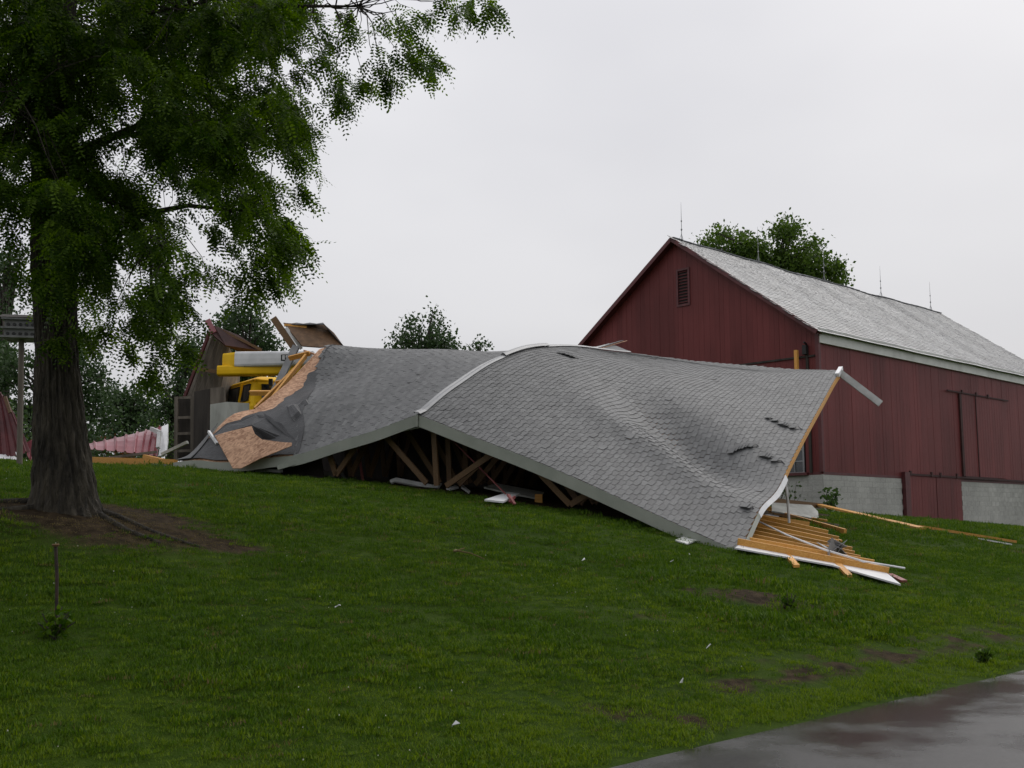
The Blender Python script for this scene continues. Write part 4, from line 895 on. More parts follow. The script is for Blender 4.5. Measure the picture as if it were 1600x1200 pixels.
solo('dark_door', B().sheet([P(304, 612, 27.6), P(329, 608, 27.5), P(328, 716, 27.4), P(303, 716, 27.5)], .06), 'darkwood', 'dark boarded door standing between the shelf frame and the pale panel', 'door')
solo('weathered_sheet', B().sheet([P(329, 606, 27.3), P(352, 605, 27.3), P(353, 640, 27.3), P(329, 642, 27.3)], .04), 'oldwood', 'small brown wooden panel left of the truck windows', 'panel')
solo('pale_sheet', B().sheet([P(329, 632, 27.0), P(355, 628, 27.0), P(389, 630, 26.9), P(390, 690, 26.9), P(328, 700, 27.0)], .04), 'greypanel', 'pale weathered panel standing in front of the truck', 'panel')
sh = thing('shelf_frame', 'dark wooden shelf frame with open rungs left of the boarded door', 'shelf', onground(P(288, 715, 27.8)))
for a in ((276, 620, 275, 720), (301, 619, 301, 722)): part('post', B().beam(P(a[0], a[1], 27.8), P(a[2], a[3], 27.8), .09, .09, up=(0, 1, 0)), 'oldwood', sh)
for y in (622, 653, 678, 705): part('rung', B().beam(P(275, y, 27.8), P(301, y - 1, 27.8), .07, .07), 'oldwood', sh)
part('back', B().sheet([P(277, 622, 28.0), P(300, 621, 28.0), P(300, 720, 28.0), P(276, 720, 28.0)], .02), 'darkwood', sh)
# crumpled red metal roofing
def ribbed(top, bot, d0, d1, n, rib, bulge=0.0):
    rows = []
    tx = np.linspace(0, 1, n)
    for t_ in tx:
        a = P(np.interp(t_, top[0], top[1]), np.interp(t_, top[0], top[2]), d1); c = P(np.interp(t_, bot[0], bot[1]), np.interp(t_, bot[0], bot[2]), d0)
        k = (t_ * rib) % 1.0; h = .05 * math.exp(-((k - .5) / .09) ** 2)
        row = []
        for s_ in np.linspace(0, 1, 6): row.append(a * (1 - s_) + c * s_ + np.array([0, -h, h + bulge * math.sin(math.pi * s_)]))
        rows.append(row)
    return rows
tp_ = ([0, .3, .6, .8, 1], [138, 178, 220, 240, 254], [699, 685, 675, 670, 666]); bt_ = ([0, .3, .6, 1], [140, 180, 215, 246], [702, 705, 709, 713])
red = thing('crumpled_roofing', 'crumpled pink-red ribbed metal roofing with a white folded end', 'metal sheet', onground(P(200, 712, 25.6)))
part('sheet', B().grid(ribbed(tp_, bt_, 25.2, 26.4, 80, 8, .12), .01), 'redmetal', red)
part('white_fold', B().sheet([P(253, 667, 25.9), P(263, 663, 26.0), P(263, 690, 25.5), P(260, 712, 25.0), P(248, 713, 25.1)], .03), 'white', red, 'white folded end of the metal sheet')
part('trim', B().beam(P(236, 670, 25.9), P(250, 676, 25.6), .06, .1).beam(P(249, 676, 25.4), P(247, 700, 25.1), .08, .08, up=(0, -1, 0)), 'white_dirty', red)
solo('leaning_red_sheet', B().grid(ribbed(([0, .5, 1], [-60, -10, 8], [560, 600, 622]), ([0, 1], [-70, 47], [735, 706]), 24.6, 25.2, 60, 9, .1), .012), 'redtrim', 'dark red metal sheet leaning at the left edge behind the tree', 'metal sheet')
solo('leaning_lath', B().beam(P(8, 620, 24.7), P(16, 645, 24.6), .07, .05, up=(0, -1, 0)), 'lumber_shaded_brown', 'short brown lath on top of the dark red sheet', 'lath')
solo('white_roofing', B().grid(ribbed(([0, .5, 1], [-80, -5, 47], [690, 703, 722]), ([0, 1], [-80, 50], [726, 727]), 23.8, 24.8, 40, 10), .012), 'white', 'white metal sheet flat on the grass at the left edge', 'metal sheet')
solo('white_corner', B().sheet([P(24, 706, 24.2), P(29, 709, 24.2), P(35, 719, 24.1), P(28, 720, 24.1)], .02), 'white', 'small upright white corner above the flat white sheet', 'scrap')
solo('red_scrap', B().sheet([P(40, 693, 25), P(50, 687, 25), P(52, 700, 24.9), P(48, 722, 24.8), P(43, 712, 24.8)], .03), 'redmetal', 'small red metal scrap left of the tree trunk', 'scrap')
for a, c, d0, d1, w, h, m, lab, cat in (((140, 719), (238, 733), 23.4, 22.9, .12, .1, 'lumber', 'front yellow beam slanting down beside the tree trunk', 'beam'),
        ((141, 718), (275, 722), 24.2, 23.6, .14, .12, 'lumber', 'long yellow beam behind the front one', 'beam'),
        ((226, 713), (270, 723), 24.8, 24.0, .1, .08, 'lumber', 'short yellow beam end below the red roofing', 'beam'),
        ((150, 718), (245, 706), 24.6, 24.9, .06, .06, 'oldwood', 'thin grey lath below the red roofing', 'lath'),
        ((253, 710), (293, 691), 24.8, 24.6, .08, .07, 'greypanel', 'pale stick pointing up beside the shelf frame', 'stick'),
        ((238, 733), (345, 733), 22.9, 22.4, .1, .07, 'steel', 'grey metal gutter length lying along the lawn edge', 'gutter'),
        ((262, 728), (352, 727), 23.2, 22.6, .12, .1, 'lumber', 'yellow beam lying above the grey gutter length', 'beam'),
        ((345, 733), (440, 736), 22.35, 21.6, .08, .06, 'white_dirty', 'pale trim length in the grass under the broken sheet', 'trim')):
    pa, pb = P(*a, d0), P(*c, d1)
    if w > .09: pa[2] = max(pa[2], float(H(pa[0], pa[1])) + h / 2); pb[2] = max(pb[2], float(H(pb[0], pb[1])) + h / 2)
    solo('fallen_' + cat, B().beam(pa, pb, w, h), m, lab, cat)
# martin house on its pole
bh = thing('birdhouse', 'grey two-storey birdhouse on a tall wooden pole behind the tree', 'birdhouse', onground(P(33, 700, 19.0)))
part('pole', B().tube([onground(P(33, 690, 19.0), -.1), P(33.5, 532, 19.0)], [.055, .05], 10), 'oldwood', bh)
c = P(38, 516, 19.0)
hb = part('house', B().box(c, (.27, .05, 0), (-.04, .24, 0), (0, 0, .16)), 'birdhouse', bh)
for z in (-.165, .0, .165): part('ledge', B().box(c + (0, 0, z), (.32, .06, 0), (-.05, .29, 0), (0, 0, .018)), 'birdhouse', bh)
part('roof', B().sheet([c + (-.33, -.36, .18), c + (.33, -.24, .18), c + (.29, 0, .27), c + (-.37, -.1, .27)], .02).sheet([c + (-.37, -.1, .27), c + (.29, 0, .27), c + (.25, .3, .18), c + (-.41, .2, .18)], .02), 'darkwood', bh)
for r_ in range(2):
    for k in range(5):
        f = -.21 + k * .105; z = (-.11, .06)[r_]; p0 = c + np.array([.04, -.243, z]) + np.array([.98, .18, 0]) * f
        part('entrance_hole', B().tube([p0 + (0, .01, 0), p0 + (.0, -.012, 0)], [.03, .03], 10), 'black', hb)
# iron stake
g = G(89, 985)
sk = thing('iron_stake', 'rusty iron stake standing in the dark grass before the tree', 'stake', g)
part('rod', B().tube([g - (0, 0, .1), P(89, 900, g[1]), P(87, 852, g[1])], [.013, .013, .013], 8), 'iron', sk)
part('cap', B().tube([P(87, 854, g[1]), P(87, 851, g[1]), P(87, 849.5, g[1])], [.02, .03, .022], 8), 'lumber_shaded_brown', sk)
#--NEXT2--

# ------------------------------------------------------------------ the big locust tree
def bark_trunk(path, radii, flare, nseg=220, nring=170):
    pts = np.array(path); tt = np.linspace(0, 1, len(pts)); rr = np.array(radii)
    v = []; th = np.linspace(0, 2 * math.pi, nseg, endpoint=False)
    for t_ in np.linspace(0, 1, nring) ** 1.25:
        c = np.array([np.interp(t_, tt, pts[:, k]) for k in range(3)]); r0 = np.interp(t_, tt, rr); h = c[2] - pts[0][2]
        fl = sum(a * np.exp(-h / hh) * np.clip(np.cos(th - ph), 0, 1) ** 3 for ph, a, hh in flare)
        wob = .55 * np.sin(h * 1.3 + np.sin(th * 2) * 2) + .3 * np.sin(h * 3.7 + th * 3) + .16 * np.sin(h * 8.3 + th * 7)
        ridges = .030 * np.abs(np.sin(th * 11 + wob)) ** .6 + .014 * np.abs(np.sin(th * 17 - wob * 1.6 + h * .8)) ** .7 + .006 * np.sin(th * 37 + 4 * np.sin(h * 6 + th * 5)) + .006 * np.sin(h * 21 + th * 9 + 2 * np.sin(th * 13))
        lob = .06 * np.cos(2 * th + .6) + .05 * np.cos(3 * th + h * .3)
        r = r0 * (1 + lob) + fl + ridges * min(1, r0 * 4)
        v.append(np.stack([c[0] + r * np.cos(th), c[1] + r * np.sin(th), np.full_like(th, c[2])], -1))
    v = np.concatenate(v); i = np.arange(nring * nseg).reshape(nring, nseg); j = np.roll(i, -1, axis=1)
    f = np.stack([i[:-1], j[:-1], j[1:], i[1:]], -1).reshape(-1, 4); return v, f
tb = onground(TREE, -.25)
tree = thing('locust_tree', 'big dark locust tree with drooping feathery leaves on the left', 'tree', onground(TREE))
path = [tb, P(99, 760, 12.0), P(93, 676, 12.0), P(88, 541, 12.02), P(85, 420, 12.05), P(84, 250, 12.1), P(88, 60, 12.2), P(110, -150, 12.3), P(120, -330, 12.3)]
tv, tf = bark_trunk(path, [.33, .285, .245, .19, .215, .20, .18, .13, .05], [(-.35, .20, .2), (-2.2, .08, .22), (2.9, .12, .2), (1.2, .15, .2), (-1.2, .07, .2)])
me = np_mesh('trunk', tv - ORG[tree], tf, ['bark'], smooth=True); trunk = link('trunk', me, tree); ORG[trunk] = ORG[tree]
for k, pts in enumerate(([(150, 800), (185, 805), (240, 818), (312, 831)], [(150, 815), (200, 838), (250, 845)], [(40, 805), (0, 812), (-40, 818)], [(70, 820), (30, 840), (-10, 850)])):
    pp = [np.array(onground(TREE, .05))] + [onground(P(px, py, 12 - (py - 806) * .012)[:2], .012 - .006 * i) for i, (px, py) in enumerate(pts)]
    for i, p in enumerate(pp[1:]): p[2] += .015 * math.sin(i * 3)
    part('root', B().tube(pp, [.07] + [.03 * (1 - i / (len(pts) + .5)) + .012 for i in range(len(pts))], 9), 'bark', tree, smooth=True)

def inpoly(px, py, poly):
    n = len(poly); c = False; j = n - 1
    for i in range(n):
        if (poly[i][1] > py) != (poly[j][1] > py) and px < (poly[j][0] - poly[i][0]) * (py - poly[i][1]) / (poly[j][1] - poly[i][1]) + poly[i][0]: c = not c
        j = i
    return c
POLY = [(-140, -90), (470, -90), (462, 30), (440, 90), (452, 150), (455, 215), (440, 260), (452, 320), (448, 400), (425, 425), (375, 435), (348, 420), (352, 385), (300, 350), (285, 365), (312, 420), (305, 480), (280, 520), (240, 552), (205, 500), (190, 470), (140, 440), (135, 500), (95, 520), (110, 450), (75, 330), (30, 345), (-140, 360)]
GAPS = [(180, 213, 20), (345, 362, 30), (200, 415, 16), (300, 345, 14), (395, 250, 12), (120, 110, 9), (250, 300, 10), (18, 160, 14), (322, 470, 22), (40, 255, 12), (285, 385, 18), (478, 130, 20), (165, 300, 10)]
clumps = []
random.seed(21)
while len(clumps) < 370:
    px, py = random.uniform(-130, 470), random.uniform(-80, 560)
    if not inpoly(px, py, POLY): continue
    r = random.uniform(20, 34)
    if any(math.hypot(px - gx, py - gy) < gr + r * .7 for gx, gy, gr in GAPS): continue
    if px > 190 and py > 440 and random.random() < .2: continue
    d = random.uniform(10.0, 14.0); clumps.append((P(px, py, d), r * d / FPX, 46))
for px, py, r in [(470, 20, 26), (505, 35, 24), (540, 25, 24), (505, 95, 20), (520, 120, 18), (523, 158, 17), (535, 142, 12), (560, 55, 24), (600, 30, 24), (585, 95, 20), (600, 118, 18), (568, 128, 14), (640, 60, 20), (650, 92, 18), (675, 98, 12), (640, 18, 20), (690, 8, 20), (722, 18, 16), (742, 8, 16), (762, 6, 10), (620, 85, 18), (495, 65, 20), (455, 110, 16), (455, 245, 14), (462, 295, 12), (462, 372, 12), (452, 348, 12), (408, 445, 16), (390, 455, 14), (436, 410, 16), (320, 425, 16), (235, 565, 16), (250, 585, 12), (285, 545, 12), (105, 520, 16), (90, 535, 10), (160, 520, 12), (200, 545, 12), (330, 360, 14), (375, 380, 26), (410, 360, 24), (430, 385, 18)]:
    d = random.uniform(11.0, 12.2) if px > 300 else random.uniform(11, 12.5); clumps.append((P(px, py, d), r * d / FPX, 34))
for k in range(46):
    px, py, d = random.uniform(20, 150), random.uniform(30, 430), random.uniform(10.4, 11.6); clumps.append((P(px, py, d), random.uniform(20, 32) * d / FPX, 44))
for k in range(760):                                       # crown above and beside the frame, enlarged to shade the left lawn
    a = random.uniform(0, 2 * math.pi); rr = 7.0 * math.sqrt(random.random()); z = random.uniform(7.4, 14)
    if rr > 7.0 * math.sqrt(max(.05, 1 - ((z - 9) / 5.2) ** 2)): continue
    cc = np.array([TREE[0] + .3 + rr * math.cos(a), TREE[1] + .2 + rr * math.sin(a), z]); dz_ = (cc[2] - EYE); dep = cc[1] * CP + dz_ * SP; ppx = 800 + FPX * cc[0] / dep; ppy = 600 - FPX * (dz_ * CP - cc[1] * SP) / dep
    if (ppx > 380 and ppy > -140) or ppy > 300: continue
    clumps.append((cc, .34, 26))
def compound_leaves(clumps, leaf_len, nleaf, lsize):
    o = []; r = []
    for c, rad, n in clumps:                               # every clump is a handful of drooping sprays with leaves along both sides
        ns = max(2, n // 9)
        for k in range(ns):
            out = c - np.array([TREE[0], TREE[1], c[2]]); out = out / max(np.linalg.norm(out), .3); dr = out * .55 + RNG.normal(0, .55, 3); dr[2] = -abs(RNG.normal(.35, .45)); dr /= np.linalg.norm(dr)
            st_ = c + RNG.normal(0, .5, 3) * rad + np.array([0, 0, rad * .45]); ln = rad * RNG.uniform(.8, 1.9); sd = np.cross(dr, [0, 0, 1.]); sd /= max(np.linalg.norm(sd), 1e-6)
            for j in range(9):
                t_ = j / 8; p = st_ + dr * ln * t_ + np.array([0, 0, -.35 * ln * t_ * t_]); o.append(p); q = dr * .5 + sd * (1 if j % 2 else -1) * RNG.uniform(.3, 1.0) + RNG.normal(0, .25, 3); q[2] -= RNG.uniform(.1, .95); r.append(q)
    o = np.array(o); r = np.array(r); r /= np.linalg.norm(r, axis=1, keepdims=True); N = len(o)
    up = RNG.normal(0, .4, (N, 3)); up[:, 2] += 1; sd = np.cross(r, up); sd /= np.maximum(np.linalg.norm(sd, axis=1, keepdims=True), 1e-6); nn = np.cross(sd, r)
    ln = leaf_len * RNG.uniform(.65, 1.2, N); V_ = []
    for i in range(nleaf):
        t_ = (i + .6) / nleaf
        base = o + r * (ln * t_)[:, None] - np.array([0, 0, 1]) * (ln * .2 * t_ * t_)[:, None]
        for s_ in ((-1, 1) if i < nleaf - 1 else (0,)):
            size = lsize * (1 - .35 * abs(t_ - .45) * 2) * RNG.uniform(.85, 1.15, N)
            dirn = sd * s_ * .9 + r * (.35 if s_ else 1) + nn * RNG.normal(-.15, .18, N)[:, None]; dirn /= np.linalg.norm(dirn, axis=1, keepdims=True)
            w = np.cross(dirn, nn + sd * RNG.normal(0, .15, N)[:, None]); w /= np.maximum(np.linalg.norm(w, axis=1, keepdims=True), 1e-6)
            tip = base + dirn * size[:, None]; mid = base + dirn * (size * .55)[:, None]; hw = (size * .26)[:, None]
            V_.append(np.stack([base, mid + w * hw, tip, mid - w * hw], 1))
    tone = np.tile(np.repeat(RNG.random(N), 4), len(V_)); V_ = np.concatenate(V_).reshape(-1, 3); return V_, tone
la, ta = compound_leaves([c for c in clumps if c[2] > 26], .26, 7, .060); lb, tb_ = compound_leaves([c for c in clumps if c[2] <= 26], .3, 5, .085)
lv = np.concatenate([la, lb]); lf = np.arange(len(lv)).reshape(-1, 4)
me = np_mesh('crown', lv - ORG[tree], lf, ['leaf']); at_ = me.attributes.new('tone', 'FLOAT', 'POINT'); at_.data.foreach_set('value', np.concatenate([ta, tb_]).astype(np.float32)); cr = link('crown', me, tree)
b = B(); tpts = np.array(path)
forks = []
for j in range(13):
    t_ = .5 + .038 * j; k = t_ * (len(path) - 1); i = int(min(k, len(path) - 2)); f0 = tpts[i] * (1 - (k - i)) + tpts[i + 1] * (k - i); a = j * 2.4
    tip = f0 + np.array([math.cos(a) * 2.2, math.sin(a) * 1.6, .7]); forks.append((f0, tip))
forks.append((np.array(P(90, 120, 12.2)), np.array(P(560, 10, 11.8)))); forks.append((np.array(P(90, 250, 12.1)), np.array(P(400, 230, 11.8)))); forks.append((np.array(P(86, 330, 12.05)), np.array(P(250, 380, 11.9))))
limbs = []
for f0, tip in forks:
    m1 = f0 * .6 + tip * .4 + np.array([0, 0, .35]); pts = [f0, m1, tip]; limbs.append(pts)
    part('limb', B().tube([f0, f0 * .8 + m1 * .2, m1, m1 * .5 + tip * .5 + (0, 0, .1), tip], [.075, .06, .042, .028, .012], 7), 'bark', tree, smooth=True)
tw = B(); ends = [l[0] * (1 - t_) ** 2 + l[1] * 2 * t_ * (1 - t_) + l[2] * t_ * t_ for l in limbs for t_ in np.linspace(.3, 1, 12)]
for c, r, n in clumps:
    e = min(ends, key=lambda q: np.linalg.norm(q - c) + (0 if q[2] > c[2] - .3 else .5) + random.uniform(0, .5)); m1 = (e + c) / 2 + np.array([0, 0, .18])
    if np.linalg.norm(e - c) < 2.4: tw.tube([e, e * .6 + m1 * .4 + RNG.normal(0, .04, 3), m1 + RNG.normal(0, .05, 3), c * .6 + m1 * .4 + RNG.normal(0, .03, 3), c + (0, 0, .05)], [.010, .008, .006, .004, .003], 4, cap=False)
part('twigs', tw, 'bark', tree, kind='stuff')

# ------------------------------------------------------------------ trees beyond
def far_tree(name, lab, px, d, blobs, leaf, dens, m, group=None, trunk_r=.22, jit=1.0, base=None):
    root = onground(P(px, 700, d)[:2] if base is None else base); t_ = thing(name, lab, 'tree', root, group)
    cs = []; 
    for bx, by, br in blobs:
        for q in range(3): cs.append((P(bx + random.uniform(-.45, .45) * br, by + random.uniform(-.4, .4) * br, d + random.uniform(-1, 1) * jit), br * random.uniform(.5, .8) * d / FPX))
    V_ = []
    for c, r in cs:
        n = int(dens * 2.4 * r * r); dirs = RNG.normal(0, 1, (n, 3)); dirs /= np.linalg.norm(dirs, axis=1, keepdims=True)
        # small sprays inside each clump keep the outline ragged
        ns = max(4, int(n / 14)); sc_ = RNG.normal(0, 1, (ns, 3)); sc_ /= np.linalg.norm(sc_, axis=1, keepdims=True); sc_ *= (r * RNG.uniform(.35, 1.05, ns))[:, None]
        pos = c + sc_[RNG.integers(0, ns, n)] + RNG.normal(0, leaf * 1.15, (n, 3))
        a = RNG.normal(0, 1, (n, 3)); a[:, 2] -= .4; a /= np.linalg.norm(a, axis=1, keepdims=True); w = np.cross(a, dirs); w /= np.maximum(np.linalg.norm(w, axis=1, keepdims=True), 1e-6)
        s_ = leaf * .78 * RNG.uniform(.6, 1.3, n)[:, None]
        V_.append(np.stack([pos - a * s_ * .5, pos + w * s_ * .36, pos + a * s_ * .5, pos - w * s_ * .36], 1))
    V_ = np.concatenate(V_).reshape(-1, 3); me = np_mesh('crown', V_ - root, np.arange(len(V_)).reshape(-1, 4), [m]); link('crown', me, t_)
    top = max((c for c, r in cs), key=lambda c: c[2]); mid = np.mean([c for c, r in cs], axis=0); tr = B()
    tr.tube([root - (0, 0, .2), root * .5 + np.array([mid[0], mid[1], mid[2]]) * .5, mid, (mid + top) / 2], [trunk_r, trunk_r * .8, trunk_r * .5, trunk_r * .15], 8)
    for c, r in cs: tr.tube([root * .35 + mid * .65, (mid + c) / 2 + (0, 0, .1), c], [trunk_r * .4, trunk_r * .2, .02], 5, cap=False)
    part('trunk', tr, 'farbark', t_, smooth=True); return t_
random.seed(5)
GB = 'trees behind the wreck'
far_tree('background_tree', 'sparse tall tree at the left edge behind the birdhouse', 10, 40, [(0, 400, 34), (25, 440, 30), (5, 480, 34), (-30, 430, 50), (40, 400, 18), (20, 380, 16), (-10, 540, 50)], .17, 260, 'leaf_far', GB)
far_tree('background_tree', 'dense dark tree right behind the locust trunk', 90, 36, [(20, 580, 50), (70, 560, 48), (120, 560, 40), (130, 600, 40), (150, 650, 40), (90, 640, 60), (30, 650, 50), (148, 580, 22), (60, 690, 50), (140, 700, 40), (100, 545, 25), (5, 700, 40)], .18, 420, 'leaf_far', GB)
far_tree('background_tree', 'round-headed dark tree in the gap right of the locust trunk', 195, 46, [(185, 640, 34), (205, 630, 28), (215, 660, 32), (180, 680, 36), (222, 640, 20), (200, 700, 30), (170, 615, 20), (230, 690, 30)], .19, 400, 'leaf_far', GB)
far_tree('background_tree', 'lighter tree close to the leaning shed wall', 262, 42, [(262, 640, 28), (275, 600, 26), (290, 580, 26), (250, 670, 30), (270, 680, 34), (300, 555, 24), (310, 540, 18), (245, 620, 12)], .18, 400, 'leaf_far', GB)
far_tree('background_tree', 'grey-green tree rising behind the boom truck', 375, 52, [(360, 520, 34), (390, 510, 30), (410, 530, 28), (375, 495, 20), (350, 550, 34), (400, 550, 34), (430, 535, 18), (340, 525, 16), (395, 490, 10), (330, 570, 30), (380, 585, 32), (420, 580, 32), (445, 570, 26), (470, 575, 24), (400, 610, 34), (350, 600, 34)], .22, 330, 'leaf_far', GB, jit=1.6)
far_tree('background_tree', 'pointed two-headed tree over the middle of the fallen roof', 662, 72, [(640, 530, 22), (645, 508, 14), (680, 500, 12), (678, 525, 22), (665, 545, 26), (695, 535, 16), (625, 540, 14), (705, 545, 10), (680, 560, 34), (677, 488, 6), (640, 560, 30)], .30, 150, 'leaf_far', GB, jit=1.5)
far_tree('background_tree', 'small treetop just left of the ridge vent', 748, 72, [(745, 543, 12), (755, 540, 9), (735, 548, 8), (748, 560, 18)], .30, 110, 'leaf_far', GB)
far_tree('maple_tree', 'broad green tree crown rising behind the barn roof', 1215, 72, [(1110, 385, 18), (1130, 372, 18), (1160, 385, 26), (1190, 390, 28), (1225, 370, 24), (1240, 365, 16), (1225, 400, 36), (1265, 405, 28), (1275, 385, 12), (1300, 430, 22), (1315, 440, 12), (1260, 440, 36), (1200, 430, 40), (1145, 410, 26), (1118, 362, 8), (1210, 480, 50), (1250, 500, 50), (1285, 412, 12)], .32, 250, 'leaf_barn', jit=2.0, trunk_r=.35)
def shrub(name, lab, c, r, n, leaf, m, stems=7, group=None):
    t_ = thing(name, lab, 'shrub', c, group); b = B(); V_ = []
    for k in range(stems):
        a = RNG.uniform(0, 6.28); tip = c + np.array([math.cos(a) * r * RNG.uniform(.3, 1), math.sin(a) * r * RNG.uniform(.3, 1), r * RNG.uniform(.7, 1.6)]); b.tube([c, (c + tip) / 2 + (0, 0, r * .1), tip], [.012, .009, .004], 4, cap=False)
        k_ = n // stems; tt = RNG.uniform(.3, 1, k_)[:, None]; pos = c * (1 - tt) + tip * tt + RNG.normal(0, r * .16, (k_, 3))
        a_ = RNG.normal(0, 1, (k_, 3)); a_ /= np.linalg.norm(a_, axis=1, keepdims=True); w = np.cross(a_, RNG.normal(0, 1, (k_, 3))); w /= np.linalg.norm(w, axis=1, keepdims=True); s_ = leaf * RNG.uniform(.6, 1.3, k_)[:, None]
        V_.append(np.stack([pos - a_ * s_ * .5, pos + w * s_ * .33, pos + a_ * s_ * .5, pos - w * s_ * .33], 1))
    V_ = np.concatenate(V_).reshape(-1, 3); me = np_mesh('foliage', V_ - c, np.arange(len(V_)).reshape(-1, 4), [m]); link('foliage', me, t_); part('stem', b, 'farbark', t_); return t_
shrub('corner_shrub', 'leafy shrub at the barn corner behind the pale plank', onground(P(1296, 800, 36.6)), .55, 160, .16, 'leaf_shrub')
shrub('vine_shrub', 'thin vine against the block wall left of the dangling strip', onground(P(1214, 790, 37.6)), .7, 34, .14, 'leaf_shrub', 4)
shrub('vine_shrub', 'thin vine against the block wall right of the dangling strip', onground(P(1240, 790, 37.6)), .8, 36, .14, 'leaf_shrub', 4)
shrub('reddish_shrub', 'reddish shrub before the dark trees left of the shelf frame', onground(P(188, 690, 33)), 1.0, 500, .11, 'leaf_red')
shrub('hedge_shrub', 'green shrub between the red roofing and the shelf frame', onground(P(225, 690, 34)), 1.3, 900, .12, 'leaf_shrub')
shrub('hedge_shrub', 'green shrub at the locust trunk above the yellow beams', onground(P(150, 700, 32)), 1.3, 900, .12, 'leaf_far')
shrub('hedge_shrub', 'low green shrub left of the birdhouse pole', onground(P(10, 690, 31)), 1.4, 900, .12, 'leaf_shrub')
shrub('hedge_shrub', 'green shrub between the birdhouse pole and the trunk', onground(P(50, 690, 31)), 1.4, 900, .12, 'leaf_far')
shrub('verge_weed', 'uprooted leafy sprig on the muddy verge near the road', G(1540, 1036), .1, 60, .09, 'leaf_barn', 8)
shrub('stake_weeds', 'dark broad-leaved weeds round the foot of the iron stake', G(84, 1000), .15, 160, .06, 'blade', 12)
shrub('mound_weeds', 'broad-leaved weeds growing at the right of the bare soil', G(1235, 955), .14, 160, .05, 'blade', 12)

# ------------------------------------------------------------------ grass, scattered from a few tufts
tufts = bpy.data.collections.new('tuft_sources')
for k in range(11):
    n = 80 if k < 10 else 26; v = []; f = []; rad = .12
    for i in range(n):
        r = rad * math.sqrt(random.random()); a = random.uniform(0, 6.283); o_ = np.array([r * math.cos(a), r * math.sin(a), -.005]); h = random.uniform(.012, .033) * (1.35 if k == 6 else .5 if k == 10 else 1); b_ = random.uniform(0, 6.283)
        w = random.uniform(.002, .0036); ln = np.array([math.cos(b_), math.sin(b_), 0]); sd_ = np.array([-ln[1], ln[0], 0]); bend = random.uniform(.2, 1.0) * h
        j = len(v); v += [o_ - sd_ * w, o_ + sd_ * w, o_ + ln * bend * .4 + (0, 0, h * .65) + sd_ * w * .7, o_ + ln * bend * .4 + (0, 0, h * .65) - sd_ * w * .7, o_ + ln * bend + (0, 0, h)]
        f += [[j, j + 1, j + 2, j + 3], [j + 3, j + 2, j + 4]]
    mm = mesh_of('tuft', v, f); mm.materials.append(M['blade' if k < 7 else 'blade_skylit']); mm.materials.append(M['blade_dry'])
    if k == 10: mm.polygons.foreach_set('material_index', [1] * len(mm.polygons))
    if k == 5: mm.polygons.foreach_set('material_index', [1 if (i // 2) % 2 else 0 for i in range(len(mm.polygons))])
    tufts.objects.link(bpy.data.objects.new('tuft', mm))
pts = []
def scatter(d0, d1, dens, smin, smax):
    x0, x1 = -.56 * d1 - 1, .56 * d1 + 1; n = int((x1 - x0) * (d1 - d0) * dens); x = RNG.uniform(x0, x1, n); y = RNG.uniform(d0, d1, n)
    k = np.abs(x) < .56 * y + 1.2; x, y = x[k], y[k]; v = V[0] * x + V[1] * y; u = U[0] * x + U[1] * y
    edge = 4.93 + .02 * np.sin(u * 1.1) + .03 * np.sin(u * 3.7 + 1); keep = (v > edge) & (RNG.random(len(x)) > soil(x, y) * 1.25)
    bu, bv = (x - BC[0]) * U[0] + (y - BC[1]) * U[1], (x - BC[0]) * V[0] + (y - BC[1]) * V[1]; q_ = -((x - RE0[0]) * PH[0] + (y - RE0[1]) * PH[1]); l_ = (x - RE0[0]) * LH[0] + (y - RE0[1]) * LH[1]; keep &= ~((q_ > -.3) & (q_ < 4.2) & (l_ > -.9 - .35 * q_) & (l_ < 1.6 - .2 * q_) & False)
    keep &= ~((bu > -.1) & (bv > -.1)) & (np.hypot(x - TREE[0], y - TREE[1]) > .75)
    x, y = x[keep], y[keep]; z = H(x, y); 
    s = RNG.uniform(smin, smax, len(x)) * (1 + .4 * sm_noise(x, y, 1.6) + .3 * sm_noise(x + 5, y * 1.5, 4.1)) * np.where(np.hypot(x - MOUND[0], y - MOUND[1]) < 1.6, 1.5, 1)
    pts.append(np.c_[x, y, z, s])
scatter(4.2, 9, 190, .8, 1.25); scatter(9, 14, 120, .9, 1.4); scatter(14, 22, 62, 1.1, 1.7); scatter(22, 48, 16, 1.5, 2.6)
n_lit = 900; lx = TREE[0] + .6 + RNG.normal(0, 1.1, n_lit); ly = TREE[1] + RNG.normal(0, .75, n_lit); kk = (soil(lx, ly) > .25) & (np.hypot(lx - TREE[0], ly - TREE[1]) > .5); lx, ly = lx[kk], ly[kk]
pts.append(np.c_[lx, ly, H(lx, ly), -RNG.uniform(.5, 1.0, len(lx))])
pts = np.concatenate(pts); n = len(pts); litter = pts[:, 3] < 0; pts[:, 3] = np.abs(pts[:, 3])
me = bpy.data.meshes.new('grass'); me.vertices.add(n); me.vertices.foreach_set('co', pts[:, :3].astype(np.float32).ravel())
a = me.attributes.new('rot', 'FLOAT_VECTOR', 'POINT'); a.data.foreach_set('vector', np.c_[RNG.normal(0, .12, (n, 2)), RNG.uniform(0, 6.28, n)].astype(np.float32).ravel())
a = me.attributes.new('scl', 'FLOAT', 'POINT'); a.data.foreach_set('value', pts[:, 3].astype(np.float32))
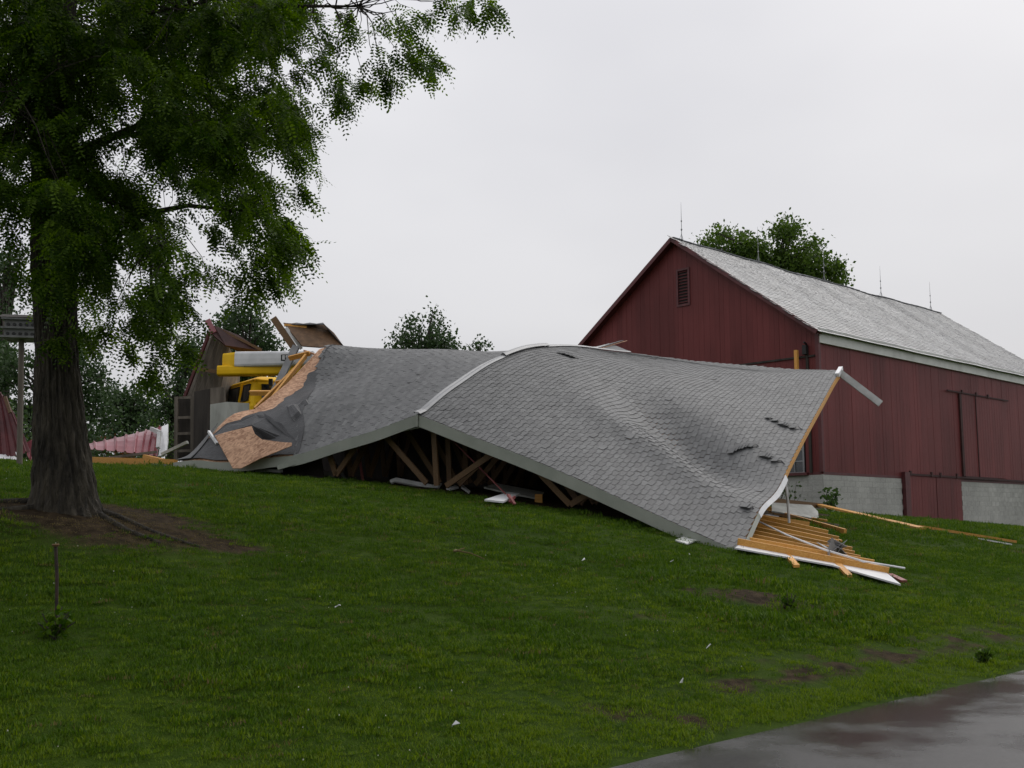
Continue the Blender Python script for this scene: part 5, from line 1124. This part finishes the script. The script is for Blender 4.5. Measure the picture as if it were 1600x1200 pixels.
a = me.attributes.new('idx', 'INT', 'POINT'); a.data.foreach_set('value', np.where(litter, 10, np.where(RNG.random(n) < np.clip(.14 + .75 * np.exp(-((V[0] * pts[:, 0] + V[1] * pts[:, 1] - 4.8) / 2.0) ** 2) + .3 * sm_noise(pts[:, 0], pts[:, 1] * 1.7, .75), 0, .9), RNG.integers(7, 10, n), RNG.choice(7, n, p=[.17, .17, .17, .17, .17, .05, .10]))).astype(np.int32))  # brighter tufts: painted sky exposure towards the road, plus random patches
grass = link('grass', me); tag(grass, 'short wet green grass all over the sloping lawn', 'grass', kind='stuff')
ng = bpy.data.node_groups.new('grass_scatter', 'GeometryNodeTree')
ng.interface.new_socket('Geometry', in_out='INPUT', socket_type='NodeSocketGeometry'); ng.interface.new_socket('Geometry', in_out='OUTPUT', socket_type='NodeSocketGeometry')
gi = ng.nodes.new('NodeGroupInput'); go = ng.nodes.new('NodeGroupOutput'); ip = ng.nodes.new('GeometryNodeInstanceOnPoints'); ci = ng.nodes.new('GeometryNodeCollectionInfo')
ci.inputs['Collection'].default_value = tufts; ci.inputs['Separate Children'].default_value = True; ci.inputs['Reset Children'].default_value = True
def na(t, nm): q = ng.nodes.new('GeometryNodeInputNamedAttribute'); q.data_type = t; q.inputs['Name'].default_value = nm; return q.outputs['Attribute']
ng.links.new(gi.outputs[0], ip.inputs['Points']); ng.links.new(ci.outputs[0], ip.inputs['Instance']); ip.inputs['Pick Instance'].default_value = True
ng.links.new(na('INT', 'idx'), ip.inputs['Instance Index']); ng.links.new(na('FLOAT_VECTOR', 'rot'), ip.inputs['Rotation']); ng.links.new(na('FLOAT', 'scl'), ip.inputs['Scale'])
ng.links.new(ip.outputs[0], go.inputs[0])
md = grass.modifiers.new('scatter', 'NODES'); md.node_group = ng
# clover heads
b = B()
for k in range(520):
    y = random.uniform(5, 17); x = random.uniform(-.52, .45) * y; v_ = V[0] * x + V[1] * y
    if v_ < 5.4 or sm_noise(x, y, .8) + random.uniform(-.5, .5) < .15 or soil(x, y) > .3: continue
    c = onground((x, y), random.uniform(.04, .07)); r = random.uniform(.003, .0062); b.tube([c - (0, 0, r), c, c + (0, 0, r)], [r * .5, r, r * .4], 5)
o = solo('clover', b, 'flower', 'white clover heads dotted through the lawn', 'clover'); o['kind'] = 'stuff'
